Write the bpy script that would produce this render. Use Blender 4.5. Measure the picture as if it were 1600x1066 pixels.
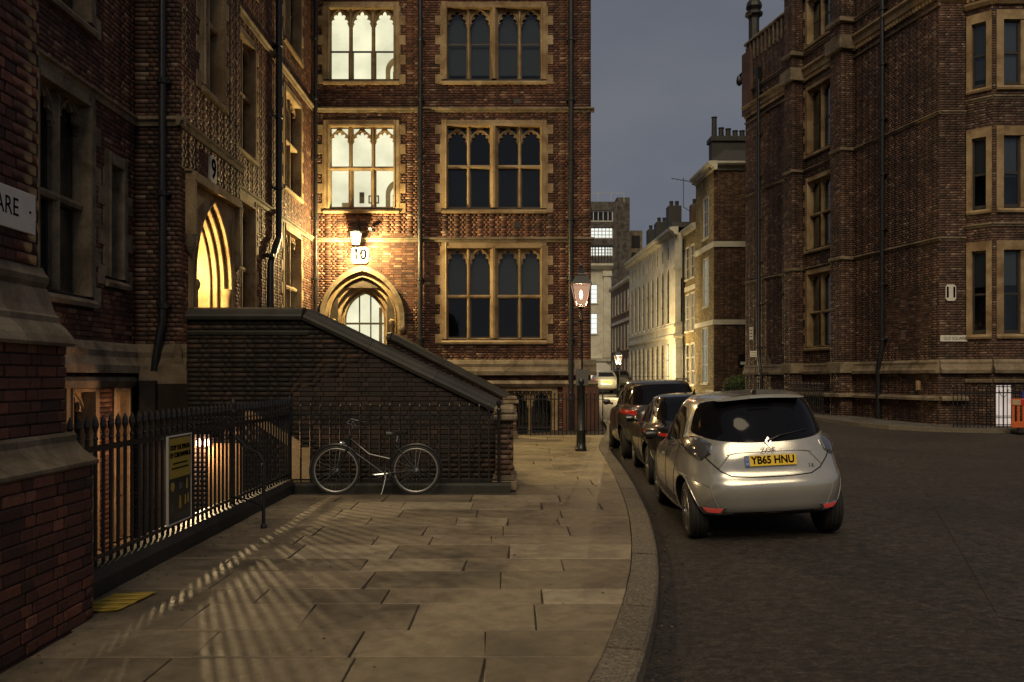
import bpy, bmesh, math, random
import numpy as np
from mathutils import Vector, Matrix
from mathutils.geometry import tessellate_polygon
from mathutils.bvhtree import BVHTree

random.seed(7)
RNG = np.random.default_rng(11)
R = math.radians
for _o in list(bpy.data.objects):
    bpy.data.objects.remove(_o)
SC = bpy.context.scene
COL = SC.collection

# ------------------------------------------------------------------ camera
EYE = 1.65
cam_d = bpy.data.cameras.new('camera')
cam = bpy.data.objects.new('camera', cam_d)
COL.objects.link(cam)
cam.location = (0, 0, EYE)
cam.rotation_euler = (R(90), 0, 0)
cam_d.sensor_width = 36
cam_d.lens = 36 * 1350 / 1600
cam_d.shift_y = 57 / 1600
cam_d.clip_start = 0.1
cam_d.clip_end = 3000
SC.camera = cam

# ------------------------------------------------------------------ sky, sun, exposure
SUN_EL, SUN_ROT = R(47), R(188)
world = bpy.data.worlds.new('World')
SC.world = world
world.use_nodes = True
wn, wl = world.node_tree.nodes, world.node_tree.links
wn.clear()
sky = wn.new('ShaderNodeTexSky')
sky.sky_type = 'NISHITA'
sky.sun_disc = False
sky.sun_elevation = SUN_EL
sky.sun_rotation = SUN_ROT
sky.air_density = 1.6
sky.dust_density = 2.0
hs = wn.new('ShaderNodeHueSaturation')
hs.inputs['Saturation'].default_value = 0.45
wl.new(sky.outputs[0], hs.inputs['Color'])
bg1 = wn.new('ShaderNodeBackground')
bg1.inputs[1].default_value = 0.05
wl.new(hs.outputs[0], bg1.inputs[0])
wtc = wn.new('ShaderNodeTexCoord')
wmap = wn.new('ShaderNodeMapping')
wmap.inputs['Scale'].default_value = (1, 1, 2.2)
wl.new(wtc.outputs['Generated'], wmap.inputs[0])
wno = wn.new('ShaderNodeTexNoise')
wno.inputs['Scale'].default_value = 2.6
wno.inputs['Detail'].default_value = 5
wno.inputs['Roughness'].default_value = 0.5
wl.new(wmap.outputs[0], wno.inputs[0])
wr = wn.new('ShaderNodeValToRGB')
wr.color_ramp.elements[0].position = 0.3
wr.color_ramp.elements[0].color = (0.050, 0.058, 0.090, 1)
wr.color_ramp.elements[1].position = 0.72
wr.color_ramp.elements[1].color = (0.100, 0.102, 0.114, 1)
wl.new(wno.outputs[0], wr.inputs[0])
bg2 = wn.new('ShaderNodeBackground')
bg2.inputs[1].default_value = 1.0
wl.new(wr.outputs[0], bg2.inputs[0])
wmx = wn.new('ShaderNodeMixShader')
wmx.inputs[0].default_value = 0.85
wl.new(bg1.outputs[0], wmx.inputs[1])
wl.new(bg2.outputs[0], wmx.inputs[2])
wo = wn.new('ShaderNodeOutputWorld')
wl.new(wmx.outputs[0], wo.inputs[0])

sun_d = bpy.data.lights.new('sun', 'SUN')
sun_d.energy = 1.3
sun_d.angle = R(36)
sun_d.color = (1.0, 0.79, 0.50)
sun = bpy.data.objects.new('sun', sun_d)
COL.objects.link(sun)
sun.rotation_euler = (R(43), 0, R(-8))
sun.location = (0, -5, 20)

SC.view_settings.view_transform = 'Standard'
SC.view_settings.look = 'None'
SC.view_settings.gamma = 1
SC.view_settings.exposure = 0.5
SC.view_settings.use_curve_mapping = False
SC.render.engine = 'CYCLES'
cy = SC.cycles
cy.use_denoising = True
try:
    cy.denoiser = 'OPENIMAGEDENOISE'
except Exception:
    pass
cy.max_bounces = 6
cy.diffuse_bounces = 3
cy.glossy_bounces = 3
cy.transparent_max_bounces = 12
cy.caustics_reflective = False
cy.caustics_refractive = False
cy.sample_clamp_indirect = 3.0

# ------------------------------------------------------------------ materials
def nmat(name):
    m = bpy.data.materials.new(name)
    m.use_nodes = True
    nt = m.node_tree
    b = nt.nodes['Principled BSDF']
    return m, nt.nodes, nt.links, b

def ramp(n, stops, interp='LINEAR'):
    r = n.new('ShaderNodeValToRGB')
    r.color_ramp.interpolation = interp
    el = r.color_ramp.elements
    while len(el) < len(stops):
        el.new(0.5)
    for e, (p, c) in zip(el, stops):
        e.position = p
        e.color = (c[0], c[1], c[2], 1) if hasattr(c, '__len__') else (c, c, c, 1)
    return r

def noise(n, l, scale, detail=4, rough=0.55, pos=None, dist=0.0):
    t = n.new('ShaderNodeTexNoise')
    t.inputs['Scale'].default_value = scale
    t.inputs['Detail'].default_value = detail
    t.inputs['Roughness'].default_value = rough
    t.inputs['Distortion'].default_value = dist
    if pos is not None:
        l.new(pos, t.inputs['Vector'])
    return t

def mulc(n, l, a, b, fac=1.0, mode='MULTIPLY'):
    m = n.new('ShaderNodeMix')
    m.data_type = 'RGBA'
    m.blend_type = mode
    m.inputs['Factor'].default_value = fac
    l.new(a, m.inputs['A'])
    l.new(b, m.inputs['B'])
    return m.outputs['Result']

def rnd_node(n, l):
    g = n.new('ShaderNodeNewGeometry')
    o = n.new('ShaderNodeObjectInfo')
    a = n.new('ShaderNodeMath'); a.operation = 'ADD'
    l.new(g.outputs['Random Per Island'], a.inputs[0])
    l.new(o.outputs['Random'], a.inputs[1])
    f = n.new('ShaderNodeMath'); f.operation = 'FRACT'
    l.new(a.outputs[0], f.inputs[0])
    return f.outputs[0], g.outputs['Position']

def bump(n, l, b, h, strength, dist=0.01):
    bp = n.new('ShaderNodeBump')
    bp.inputs['Strength'].default_value = strength
    bp.inputs['Distance'].default_value = dist
    l.new(h, bp.inputs['Height'])
    l.new(bp.outputs[0], b.inputs['Normal'])
    return bp

def brick_mat(name, stops, soot=0.55, glaze=True):
    m, n, l, b = nmat(name)
    rv, pos = rnd_node(n, l)
    r = ramp(n, stops)
    l.new(rv, r.inputs[0])
    big = noise(n, l, 0.55, 5, 0.6, pos, 0.6)
    rs = ramp(n, [(0.34, 1 - soot), (0.62, 1.0)])
    l.new(big.outputs[0], rs.inputs[0])
    c = mulc(n, l, r.outputs[0], rs.outputs[0])
    fine = noise(n, l, 38, 4, 0.65, pos)
    rf = ramp(n, [(0.3, 0.62), (0.7, 1.25)])
    l.new(fine.outputs[0], rf.inputs[0])
    c = mulc(n, l, c, rf.outputs[0])
    l.new(c, b.inputs['Base Color'])
    rr = ramp(n, [(0.0, 0.8), (0.86, 0.75), (0.9, 0.66 if glaze else 0.75), (1.0, 0.6 if glaze else 0.75)])
    l.new(rv, rr.inputs[0])
    l.new(rr.outputs[0], b.inputs['Roughness'])
    bump(n, l, b, fine.outputs[0], 0.5, 0.006)
    return m

def stone_mat(name, c1, c2, dirt=(0.25, 0.2, 0.14), scale=2.0, rough=0.8, dirt_amt=(0.36, 0.6), bmp=0.35):
    m, n, l, b = nmat(name)
    rv, pos = rnd_node(n, l)
    r = ramp(n, [(0, c1), (1, c2)])
    l.new(rv, r.inputs[0])
    big = noise(n, l, scale, 6, 0.62, pos, 0.5)
    rs = ramp(n, [(dirt_amt[0], dirt), (dirt_amt[1], (1, 1, 1))])
    l.new(big.outputs[0], rs.inputs[0])
    c = mulc(n, l, r.outputs[0], rs.outputs[0], 0.85)
    fine = noise(n, l, 30, 5, 0.65, pos)
    rf = ramp(n, [(0.3, 0.75), (0.7, 1.15)])
    l.new(fine.outputs[0], rf.inputs[0])
    c = mulc(n, l, c, rf.outputs[0])
    l.new(c, b.inputs['Base Color'])
    b.inputs['Roughness'].default_value = rough
    bump(n, l, b, fine.outputs[0], bmp, 0.008)
    return m

def plain(name, col, rough=0.5, metal=0.0, spec=None, var=0.0, coat=0.0):
    m, n, l, b = nmat(name)
    b.inputs['Base Color'].default_value = (*col, 1)
    b.inputs['Roughness'].default_value = rough
    b.inputs['Metallic'].default_value = metal
    b.inputs['Coat Weight'].default_value = coat
    b.inputs['Coat Roughness'].default_value = 0.04
    if spec is not None:
        b.inputs['Specular IOR Level'].default_value = spec
    if var > 0:
        g = n.new('ShaderNodeNewGeometry')
        t = noise(n, l, 14, 5, 0.6, g.outputs['Position'])
        r = ramp(n, [(0.3, tuple(x * (1 - var) for x in col)), (0.7, tuple(min(1, x * (1 + var)) for x in col))])
        l.new(t.outputs[0], r.inputs[0])
        l.new(r.outputs[0], b.inputs['Base Color'])
        r2 = ramp(n, [(0.3, max(0.02, rough - 0.12)), (0.7, min(1, rough + 0.12))])
        l.new(t.outputs[0], r2.inputs[0])
        l.new(r2.outputs[0], b.inputs['Roughness'])
        bump(n, l, b, t.outputs[0], 0.15, 0.004)
    return m

def emit(name, col, strength, var=0.0, vscale=3.0):
    m, n, l, b = nmat(name)
    b.inputs['Base Color'].default_value = (0.1, 0.1, 0.1, 1)
    b.inputs['Emission Color'].default_value = (*col, 1)
    b.inputs['Emission Strength'].default_value = strength
    if var > 0:
        g = n.new('ShaderNodeNewGeometry')
        t = noise(n, l, vscale, 3, 0.5, g.outputs['Position'])
        r = ramp(n, [(0.3, tuple(x * (1 - var) for x in col)), (0.65, col)])
        l.new(t.outputs[0], r.inputs[0])
        l.new(r.outputs[0], b.inputs['Emission Color'])
    return m

def glass_mat(name, tint=(0.9, 0.95, 1.0), refl=0.0, wav=0.03):
    m, n, l, b = nmat(name)
    n.remove(b)
    tr = n.new('ShaderNodeBsdfTransparent'); tr.inputs[0].default_value = (*tint, 1)
    gl = n.new('ShaderNodeBsdfGlossy'); gl.inputs['Roughness'].default_value = 0.03
    g = n.new('ShaderNodeNewGeometry')
    t = noise(n, l, 3.5, 2, 0.5, g.outputs['Position'])
    bp = n.new('ShaderNodeBump'); bp.inputs['Strength'].default_value = wav; bp.inputs['Distance'].default_value = 0.03
    l.new(t.outputs[0], bp.inputs['Height']); l.new(bp.outputs[0], gl.inputs['Normal'])
    fr = n.new('ShaderNodeFresnel'); fr.inputs[0].default_value = 1.5
    ad = n.new('ShaderNodeMath'); ad.operation = 'MULTIPLY_ADD'; ad.inputs[1].default_value = 0.8; ad.inputs[2].default_value = refl
    l.new(fr.outputs[0], ad.inputs[0])
    mx = n.new('ShaderNodeMixShader')
    l.new(ad.outputs[0], mx.inputs[0]); l.new(tr.outputs[0], mx.inputs[1]); l.new(gl.outputs[0], mx.inputs[2])
    l.new(mx.outputs[0], n['Material Output'].inputs[0])
    return m

MT = {}
MT['brick'] = brick_mat('red_brick', [(0, (0.05, 0.021, 0.014)), (0.25, (0.092, 0.036, 0.021)), (0.5, (0.128, 0.05, 0.029)),
                                      (0.75, (0.155, 0.062, 0.035)), (0.92, (0.20, 0.095, 0.055)), (1, (0.31, 0.2, 0.13))])
MT['brick_dark'] = brick_mat('sooty_brick', [(0, (0.05, 0.03, 0.022)), (0.3, (0.088, 0.046, 0.032)), (0.6, (0.125, 0.064, 0.043)),
                                             (0.88, (0.15, 0.08, 0.054)), (1, (0.26, 0.18, 0.13))], 0.6)
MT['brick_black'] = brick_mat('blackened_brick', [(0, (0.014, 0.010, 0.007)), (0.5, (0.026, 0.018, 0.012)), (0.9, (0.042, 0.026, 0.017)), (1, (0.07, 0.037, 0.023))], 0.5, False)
MT['brick_near'] = brick_mat('weathered_red_brick', [(0, (0.05, 0.022, 0.015)), (0.3, (0.10, 0.036, 0.022)), (0.7, (0.15, 0.05, 0.03)),
                                                     (0.93, (0.20, 0.065, 0.034)), (1, (0.28, 0.11, 0.065))], 0.5, False)
MT['brick_yellow'] = brick_mat('yellow_stock_brick', [(0, (0.24, 0.18, 0.075)), (0.5, (0.36, 0.28, 0.12)), (1, (0.46, 0.37, 0.18))], 0.45, False)
MT['brick_brown'] = brick_mat('brown_stock_brick', [(0, (0.06, 0.03, 0.016)), (0.5, (0.12, 0.06, 0.03)), (1, (0.22, 0.13, 0.07))], 0.5, False)
MT['mortar'] = stone_mat('dark_mortar', (0.05, 0.038, 0.028), (0.075, 0.058, 0.042), rough=0.95)
MT['mortar_near'] = stone_mat('sooty_mortar', (0.016, 0.012, 0.009), (0.03, 0.022, 0.017), rough=0.95)
MT['stone'] = stone_mat('buff_limestone', (0.30, 0.215, 0.115), (0.40, 0.30, 0.17), (0.42, 0.34, 0.25), 1.6)
MT['stone_dark'] = stone_mat('weathered_limestone', (0.19, 0.15, 0.10), (0.27, 0.215, 0.145), (0.3, 0.27, 0.22), 2.2)
MT['stone_black'] = stone_mat('blackened_stone', (0.020, 0.019, 0.015), (0.036, 0.033, 0.026), (0.4, 0.45, 0.35), 1.5, 0.6)
MT['stone_pale'] = stone_mat('pale_portland_stone', (0.58, 0.56, 0.46), (0.66, 0.64, 0.53), (0.7, 0.68, 0.6), 1.2)
MT['iron'] = plain('black_painted_iron', (0.012, 0.012, 0.013), 0.34, var=0.2)
MT['pipe'] = plain('black_pipe_paint', (0.014, 0.015, 0.017), 0.42, var=0.25)
MT['soot_wood'] = plain('dark_frame_paint', (0.03, 0.027, 0.024), 0.5)
MT['frame_white'] = plain('white_frame_paint', (0.6, 0.58, 0.52), 0.5)
MT['glass'] = glass_mat('window_glass')
MT['dark_pane'] = plain('far_dark_glass', (0.012, 0.012, 0.014), 0.25, spec=0.2)
MT['interior'] = plain('dim_room', (0.014, 0.014, 0.015), 0.9)
MT['blind'] = plain('grey_roller_blind', (0.10, 0.10, 0.095), 0.9, var=0.08)
MT['lit'] = emit('lit_room', (1.0, 0.87, 0.54), 0.88, 0.30, 1.1)
MT['lit_dim'] = emit('lit_stairwell', (0.78, 0.66, 0.42), 0.62, 0.25, 2.0)
MT['lit_far'] = emit('lit_office', (1.0, 0.95, 0.80), 0.85)
MT['lit_far2'] = emit('lit_far_window', (1.0, 0.82, 0.48), 0.85, 0.3, 0.8)
MT['white_sign'] = plain('white_enamel', (0.62, 0.60, 0.54), 0.45, var=0.06)
MT['black_letter'] = plain('black_lettering', (0.003, 0.003, 0.003), 0.8, spec=0.0)
MT['yellow_sign'] = plain('yellow_board', (0.42, 0.30, 0.045), 0.5, var=0.08)
MT['yellow_plate'] = plain('yellow_reflective', (0.75, 0.50, 0.02), 0.35)
MT['chrome'] = plain('chrome', (0.75, 0.75, 0.74), 0.12, 1.0)
MT['steel'] = plain('brushed_steel', (0.5, 0.5, 0.5), 0.3, 1.0)
MT['rubber'] = plain('tyre_rubber', (0.014, 0.013, 0.013), 0.75, var=0.2)
MT['plastic'] = plain('black_plastic', (0.012, 0.012, 0.013), 0.35)
MT['dark_void'] = plain('dark_underside', (0.004, 0.004, 0.004), 0.9)
MT['orange'] = plain('orange_plastic', (0.55, 0.12, 0.03), 0.45, var=0.12)
MT['red_band'] = plain('red_reflective', (0.5, 0.02, 0.02), 0.4)
MT['cream_paint'] = stone_mat('cream_wall_paint', (0.42, 0.31, 0.17), (0.5, 0.38, 0.22), (0.6, 0.5, 0.4), 1.5)
MT['slate'] = plain('roof_slate', (0.05, 0.05, 0.055), 0.6, var=0.25)
MT['concrete'] = stone_mat('grey_concrete', (0.10, 0.095, 0.085), (0.13, 0.12, 0.11), rough=0.9)
MT['blue_board'] = plain('blue_board', (0.03, 0.03, 0.22), 0.5)

def slab_mat(name, stops):
    m, n, l, b = nmat(name)
    rv, pos = rnd_node(n, l)
    r = ramp(n, stops)
    l.new(rv, r.inputs[0])
    big = noise(n, l, 1.1, 6, 0.6, pos, 0.8)
    rs = ramp(n, [(0.3, 0.45), (0.5, 0.92), (0.72, 1.2)])
    l.new(big.outputs[0], rs.inputs[0])
    c = mulc(n, l, r.outputs[0], rs.outputs[0])
    mid = noise(n, l, 7, 6, 0.7, pos, 0.3)
    rm = ramp(n, [(0.32, 0.7), (0.6, 1.12)])
    l.new(mid.outputs[0], rm.inputs[0])
    c = mulc(n, l, c, rm.outputs[0])
    l.new(c, b.inputs['Base Color'])
    rr = ramp(n, [(0.3, 0.5), (0.65, 0.8)])
    l.new(big.outputs[0], rr.inputs[0])
    l.new(rr.outputs[0], b.inputs['Roughness'])
    fine = noise(n, l, 60, 4, 0.6, pos)
    ad = n.new('ShaderNodeMath'); ad.operation = 'MULTIPLY_ADD'; ad.inputs[1].default_value = 2.0
    l.new(mid.outputs[0], ad.inputs[0]); l.new(fine.outputs[0], ad.inputs[2])
    bump(n, l, b, ad.outputs[0], 0.35, 0.008)
    return m
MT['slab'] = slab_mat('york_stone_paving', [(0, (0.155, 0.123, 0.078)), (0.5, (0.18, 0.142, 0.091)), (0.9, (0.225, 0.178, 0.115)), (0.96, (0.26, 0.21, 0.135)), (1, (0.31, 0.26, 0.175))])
MT['slab_far'] = slab_mat('lamplit_buff_paving', [(0, (0.25, 0.20, 0.11)), (1, (0.33, 0.27, 0.155))])  # lighter buff slabs, with part of the lamplit patch put into the colour
def granite():
    m, n, l, b = nmat('tooled_granite')
    rv, pos = rnd_node(n, l)
    v = n.new('ShaderNodeTexVoronoi'); v.inputs['Scale'].default_value = 42
    l.new(pos, v.inputs['Vector'])
    r = ramp(n, [(0.0, (0.10, 0.085, 0.06)), (0.6, (0.24, 0.2, 0.145)), (1, (0.32, 0.27, 0.2))])
    l.new(v.outputs['Distance'], r.inputs[0])
    r0 = ramp(n, [(0, 0.75), (1, 1.15)])
    l.new(rv, r0.inputs[0])
    l.new(mulc(n, l, r.outputs[0], r0.outputs[0]), b.inputs['Base Color'])
    b.inputs['Roughness'].default_value = 0.75
    t = noise(n, l, 34, 4, 0.7, pos, 2.0)
    r9 = ramp(n, [(0.38, 0.5), (0.62, 1.2)]); l.new(t.outputs[0], r9.inputs[0])
    l.new(mulc(n, l, mulc(n, l, r.outputs[0], r0.outputs[0]), r9.outputs[0]), b.inputs['Base Color'])
    bump(n, l, b, t.outputs[0], 1.0, 0.03)
    return m
MT['granite'] = granite()
def asphalt(name='worn_asphalt', k=1.0, bs=1.0):
    m, n, l, b = nmat(name)
    g = n.new('ShaderNodeNewGeometry'); pos = g.outputs['Position']
    big = noise(n, l, 0.35, 5, 0.6, pos, 1.0)
    r = ramp(n, [(0.3, (0.048 * k, 0.039 * k, 0.032 * k)), (0.7, (0.088 * k, 0.071 * k, 0.056 * k))])
    l.new(big.outputs[0], r.inputs[0])
    v = n.new('ShaderNodeTexVoronoi'); v.inputs['Scale'].default_value = 55
    l.new(pos, v.inputs['Vector'])
    rv = ramp(n, [(0.0, 1.5), (0.35, 0.9), (0.7, 0.5)])
    l.new(v.outputs['Distance'], rv.inputs[0])
    c = mulc(n, l, r.outputs[0], rv.outputs[0])
    mid = noise(n, l, 11, 6, 0.75, pos, 0.6)
    rm = ramp(n, [(0.4, 0.35), (0.6, 1.3)])
    l.new(mid.outputs[0], rm.inputs[0])
    c = mulc(n, l, c, rm.outputs[0])
    mp = n.new('ShaderNodeMapping'); mp.inputs['Scale'].default_value = (6.0, 17.0, 1)
    l.new(pos, mp.inputs[0])
    st = noise(n, l, 1.6, 6, 0.72, mp.outputs[0], 1.2)
    rs2 = ramp(n, [(0.36, 0.22), (0.48, 1.0), (0.68, 1.55)])
    l.new(st.outputs[0], rs2.inputs[0])
    c = mulc(n, l, c, rs2.outputs[0])
    cr = n.new('ShaderNodeTexVoronoi'); cr.feature = 'DISTANCE_TO_EDGE'; cr.inputs['Scale'].default_value = 0.42
    wv = noise(n, l, 2.0, 4, 0.6, pos); wa_ = n.new('ShaderNodeMix'); wa_.data_type = 'RGBA'; wa_.inputs['Factor'].default_value = 0.35
    l.new(pos, wa_.inputs['A']); l.new(wv.outputs['Color'], wa_.inputs['B']); l.new(wa_.outputs['Result'], cr.inputs['Vector'])
    rc = ramp(n, [(0.0, 0.3), (0.006, 1.0)])
    l.new(cr.outputs[0], rc.inputs[0])
    c = mulc(n, l, c, rc.outputs[0], 0.7)
    l.new(c, b.inputs['Base Color'])
    b.inputs['Roughness'].default_value = 0.72
    ad = n.new('ShaderNodeMath'); ad.operation = 'MULTIPLY_ADD'; ad.inputs[1].default_value = 1.6
    l.new(st.outputs[0], ad.inputs[0]); l.new(mid.outputs[0], ad.inputs[2])
    bump(n, l, b, ad.outputs[0], bs, 0.025)
    return m
MT['asphalt'] = asphalt()
MT['gutter'] = asphalt('gutter_grit', 0.62, 0.8)
MT['asphalt_patch'] = asphalt('newer_asphalt', 0.8, 0.6)
# ------------------------------------------------------------------ helpers
W = {}          # world matrices of parents
I4 = Matrix.Identity(4)
def T(x, y, z): return Matrix.Translation((x, y, z))
def RZ(a): return Matrix.Rotation(a, 4, 'Z')
def RX(a): return Matrix.Rotation(a, 4, 'X')
def RY(a): return Matrix.Rotation(a, 4, 'Y')

def place(o, parent=None, M=I4):
    """link o, give it the world matrix M, parent it"""
    COL.objects.link(o)
    W[o.name] = M
    if parent is not None:
        o.parent = parent
        o.matrix_parent_inverse = W[parent.name].inverted()
    o.matrix_basis = M
    return o

def tag(o, label=None, cat=None, group=None, kind=None):
    if label: o['label'] = label
    if cat: o['category'] = cat
    if group: o['group'] = group
    if kind: o['kind'] = kind
    return o

def thing(name, label, cat, loc=(0, 0, 0), rz=0.0, group=None):
    o = bpy.data.objects.new(name, None)
    o.empty_display_size = 0.2
    place(o, None, T(*loc) @ RZ(rz))
    return tag(o, label, cat, group)

class MB:
    def __init__(self):
        self.v = []; self.f = []
    def add(self, vs, fs):
        k = len(self.v)
        self.v += [tuple(p) for p in vs]
        self.f += [tuple(i + k for i in q) for q in fs]
        return self
    def box(self, x0, x1, y0, y1, z0, z1, ch=0.0):
        if ch <= 0:
            return self.add([(x0, y0, z0), (x1, y0, z0), (x1, y1, z0), (x0, y1, z0), (x0, y0, z1), (x1, y0, z1), (x1, y1, z1), (x0, y1, z1)],
                            [(0, 3, 2, 1), (4, 5, 6, 7), (0, 1, 5, 4), (1, 2, 6, 5), (2, 3, 7, 6), (3, 0, 4, 7)])
        bm = bmesh.new()
        bmesh.ops.create_cube(bm, size=1, matrix=T((x0 + x1) / 2, (y0 + y1) / 2, (z0 + z1) / 2) @ Matrix.Diagonal((abs(x1 - x0), abs(y1 - y0), abs(z1 - z0), 1)))
        bmesh.ops.bevel(bm, geom=bm.edges[:], offset=ch, segments=1, affect='EDGES')
        bm.verts.ensure_lookup_table()
        self.add([v.co[:] for v in bm.verts], [[v.index for v in f.verts] for f in bm.faces])
        bm.free()
        return self
    def xf(self, M, start=0):
        self.v[start:] = [tuple(M @ Vector(p)) for p in self.v[start:]]
        return self
    def ring_tube(self, pts, rad, n=8, closed=False, caps=True):
        pts = [Vector(p) for p in pts]
        m = len(pts)
        rad = rad if hasattr(rad, '__len__') else [rad] * m
        prev = None
        k0 = len(self.v)
        for i in range(m):
            if closed:
                t = pts[(i + 1) % m] - pts[i - 1]
            else:
                t = pts[min(i + 1, m - 1)] - pts[max(i - 1, 0)]
            t.normalize()
            if prev is None:
                a = Vector((0, 0, 1)) if abs(t.z) < 0.9 else Vector((1, 0, 0))
                nx = t.cross(a).normalized()
            else:
                nx = (prev - t * prev.dot(t)).normalized()
            prev = nx
            ny = t.cross(nx)
            for j in range(n):
                a = 2 * math.pi * j / n
                self.v.append(tuple(pts[i] + (nx * math.cos(a) + ny * math.sin(a)) * rad[i]))
        for i in range(m if closed else m - 1):
            for j in range(n):
                a = k0 + i * n + j; b = k0 + i * n + (j + 1) % n
                c = k0 + ((i + 1) % m) * n + (j + 1) % n; d = k0 + ((i + 1) % m) * n + j
                self.f.append((a, b, c, d))
        if caps and not closed:
            self.f.append(tuple(k0 + j for j in range(n))[::-1])
            self.f.append(tuple(k0 + (m - 1) * n + j for j in range(n)))
        return self
    def lathe(self, prof, n=16, cx=0, cy=0, rot=0.0):
        k0 = len(self.v)
        for (r, z) in prof:
            for j in range(n):
                a = 2 * math.pi * j / n + rot
                self.v.append((cx + r * math.cos(a), cy + r * math.sin(a), z))
        for i in range(len(prof) - 1):
            for j in range(n):
                self.f.append((k0 + i * n + j, k0 + i * n + (j + 1) % n, k0 + (i + 1) * n + (j + 1) % n, k0 + (i + 1) * n + j))
        self.f.append(tuple(k0 + j for j in range(n))[::-1])
        self.f.append(tuple(k0 + (len(prof) - 1) * n + j for j in range(n)))
        return self
    def prism(self, loops, y0, y1):
        """2D loops [(x,z)] (outer, holes...) extruded from y0 (front) to y1"""
        lv = [[Vector((p[0], p[1], 0)) for p in lp] for lp in loops]
        tris = tessellate_polygon(lv)
        flat = [p for lp in loops for p in lp]
        k0 = len(self.v); nn = len(flat)
        self.v += [(p[0], y0, p[1]) for p in flat] + [(p[0], y1, p[1]) for p in flat]
        for t in tris:
            a, b, c = (Vector((flat[i][0], flat[i][1])) for i in t)
            cr = (b - a).cross(c - a)
            q = t if cr > 0 else (t[0], t[2], t[1])
            self.f.append(tuple(k0 + i for i in q))
            self.f.append(tuple(k0 + nn + i for i in q[::-1]))
        o = 0
        for lp in loops:
            L = len(lp)
            for i in range(L):
                a = k0 + o + i; b = k0 + o + (i + 1) % L
                self.f.append((a, b, b + nn, a + nn))
            o += L
        return self
    def extr(self, prof, u0, u1, closed=True):
        """profile [(out, z)] (out = towards the viewer) extruded along x"""
        k0 = len(self.v); n = len(prof)
        self.v += [(u0, -o, z) for o, z in prof] + [(u1, -o, z) for o, z in prof]
        for i in range(n):
            j = (i + 1) % n
            self.f.append((k0 + i, k0 + j, k0 + n + j, k0 + n + i))
        self.f.append(tuple(k0 + i for i in range(n)))
        self.f.append(tuple(k0 + n + i for i in range(n))[::-1])
        return self
    def mesh(self, name, mat, smooth=False, fix=True):
        me = bpy.data.meshes.new(name)
        me.from_pydata(self.v, [], self.f)
        if fix:
            bm = bmesh.new(); bm.from_mesh(me)
            bmesh.ops.recalc_face_normals(bm, faces=bm.faces[:])
            bm.to_mesh(me); bm.free()
        if mat is not None:
            me.materials.append(MT[mat] if isinstance(mat, str) else mat)
        if smooth:
            me.polygons.foreach_set('use_smooth', [True] * len(me.polygons))
            if smooth != 'full':
                me.set_sharp_from_angle(angle=R(38))
        me.update()
        return me
    def build(self, name, mat, parent=None, M=I4, smooth=False):
        return place(bpy.data.objects.new(name, self.mesh(name, mat, smooth)), parent, M)

def inst(name, me, parent, M):
    return place(bpy.data.objects.new(name, me), parent, M)

def text(name, s, size, mat, parent, M, width=None, ext=0.002, align='CENTER', bold=0.0):
    c = bpy.data.curves.new(name, 'FONT')
    c.body = s; c.size = size; c.extrude = ext; c.align_x = align; c.align_y = 'CENTER'; c.offset = bold
    c.resolution_u = 3
    c.materials.append(MT[mat])
    tmp = bpy.data.objects.new('tmp_text', c)
    me = bpy.data.meshes.new_from_object(tmp)
    me.materials.clear(); me.materials.append(MT[mat])
    bpy.data.objects.remove(tmp)
    o = bpy.data.objects.new(name, me)
    S = I4
    if width is not None:
        S = Matrix.Diagonal((width, 1, 1, 1))
    return place(o, parent, M @ RX(R(90)) @ S)

def arch_pts(hw, zs, za, n=10):
    """pointed arch from right spring over the apex to left spring; half width hw, spring zs, apex za"""
    h = za - zs
    c = (h * h - hw * hw) / (2 * hw)          # centre offset beyond the middle
    r = hw + c
    out = []
    a1 = math.atan2(h, c) if c >= 0 else math.pi - math.atan2(h, -c)
    for i in range(n + 1):
        a = a1 * i / n
        out.append((-c + r * math.cos(a), zs + r * math.sin(a)))
    left = [(-x, z) for x, z in out[:-1]][::-1]
    return out + left

def cusped(hw, zs, za, foils=5, d=0.05, n=40):
    base = arch_pts(hw, zs, za, n // 2)
    N = len(base) - 1
    out = []
    cx, cz = 0, zs
    for i, (x, z) in enumerate(base):
        t = i / N
        off = d * (1 - abs(math.sin(foils * math.pi * t)) ** 0.75)
        if i == 0 or i == N: off = 0
        v = Vector((cx - x, cz + 0.25 * (za - zs) - z))
        if v.length > 1e-6: v.normalize()
        out.append((x + v.x * off, z + v.y * off))
    return out

# ------------------------------------------------------------------ brick walls
BRICK_ME = {}
def brick_mesh(L, mat):
    k = (round(L, 2), mat)
    if k not in BRICK_ME:
        BRICK_ME[k] = MB().box(0, max(0.02, L), -0.006, 0.03, 0, 0.065, 0.0055 if L > 0.04 else 0).mesh('brick', mat)
    return BRICK_ME[k]

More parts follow.
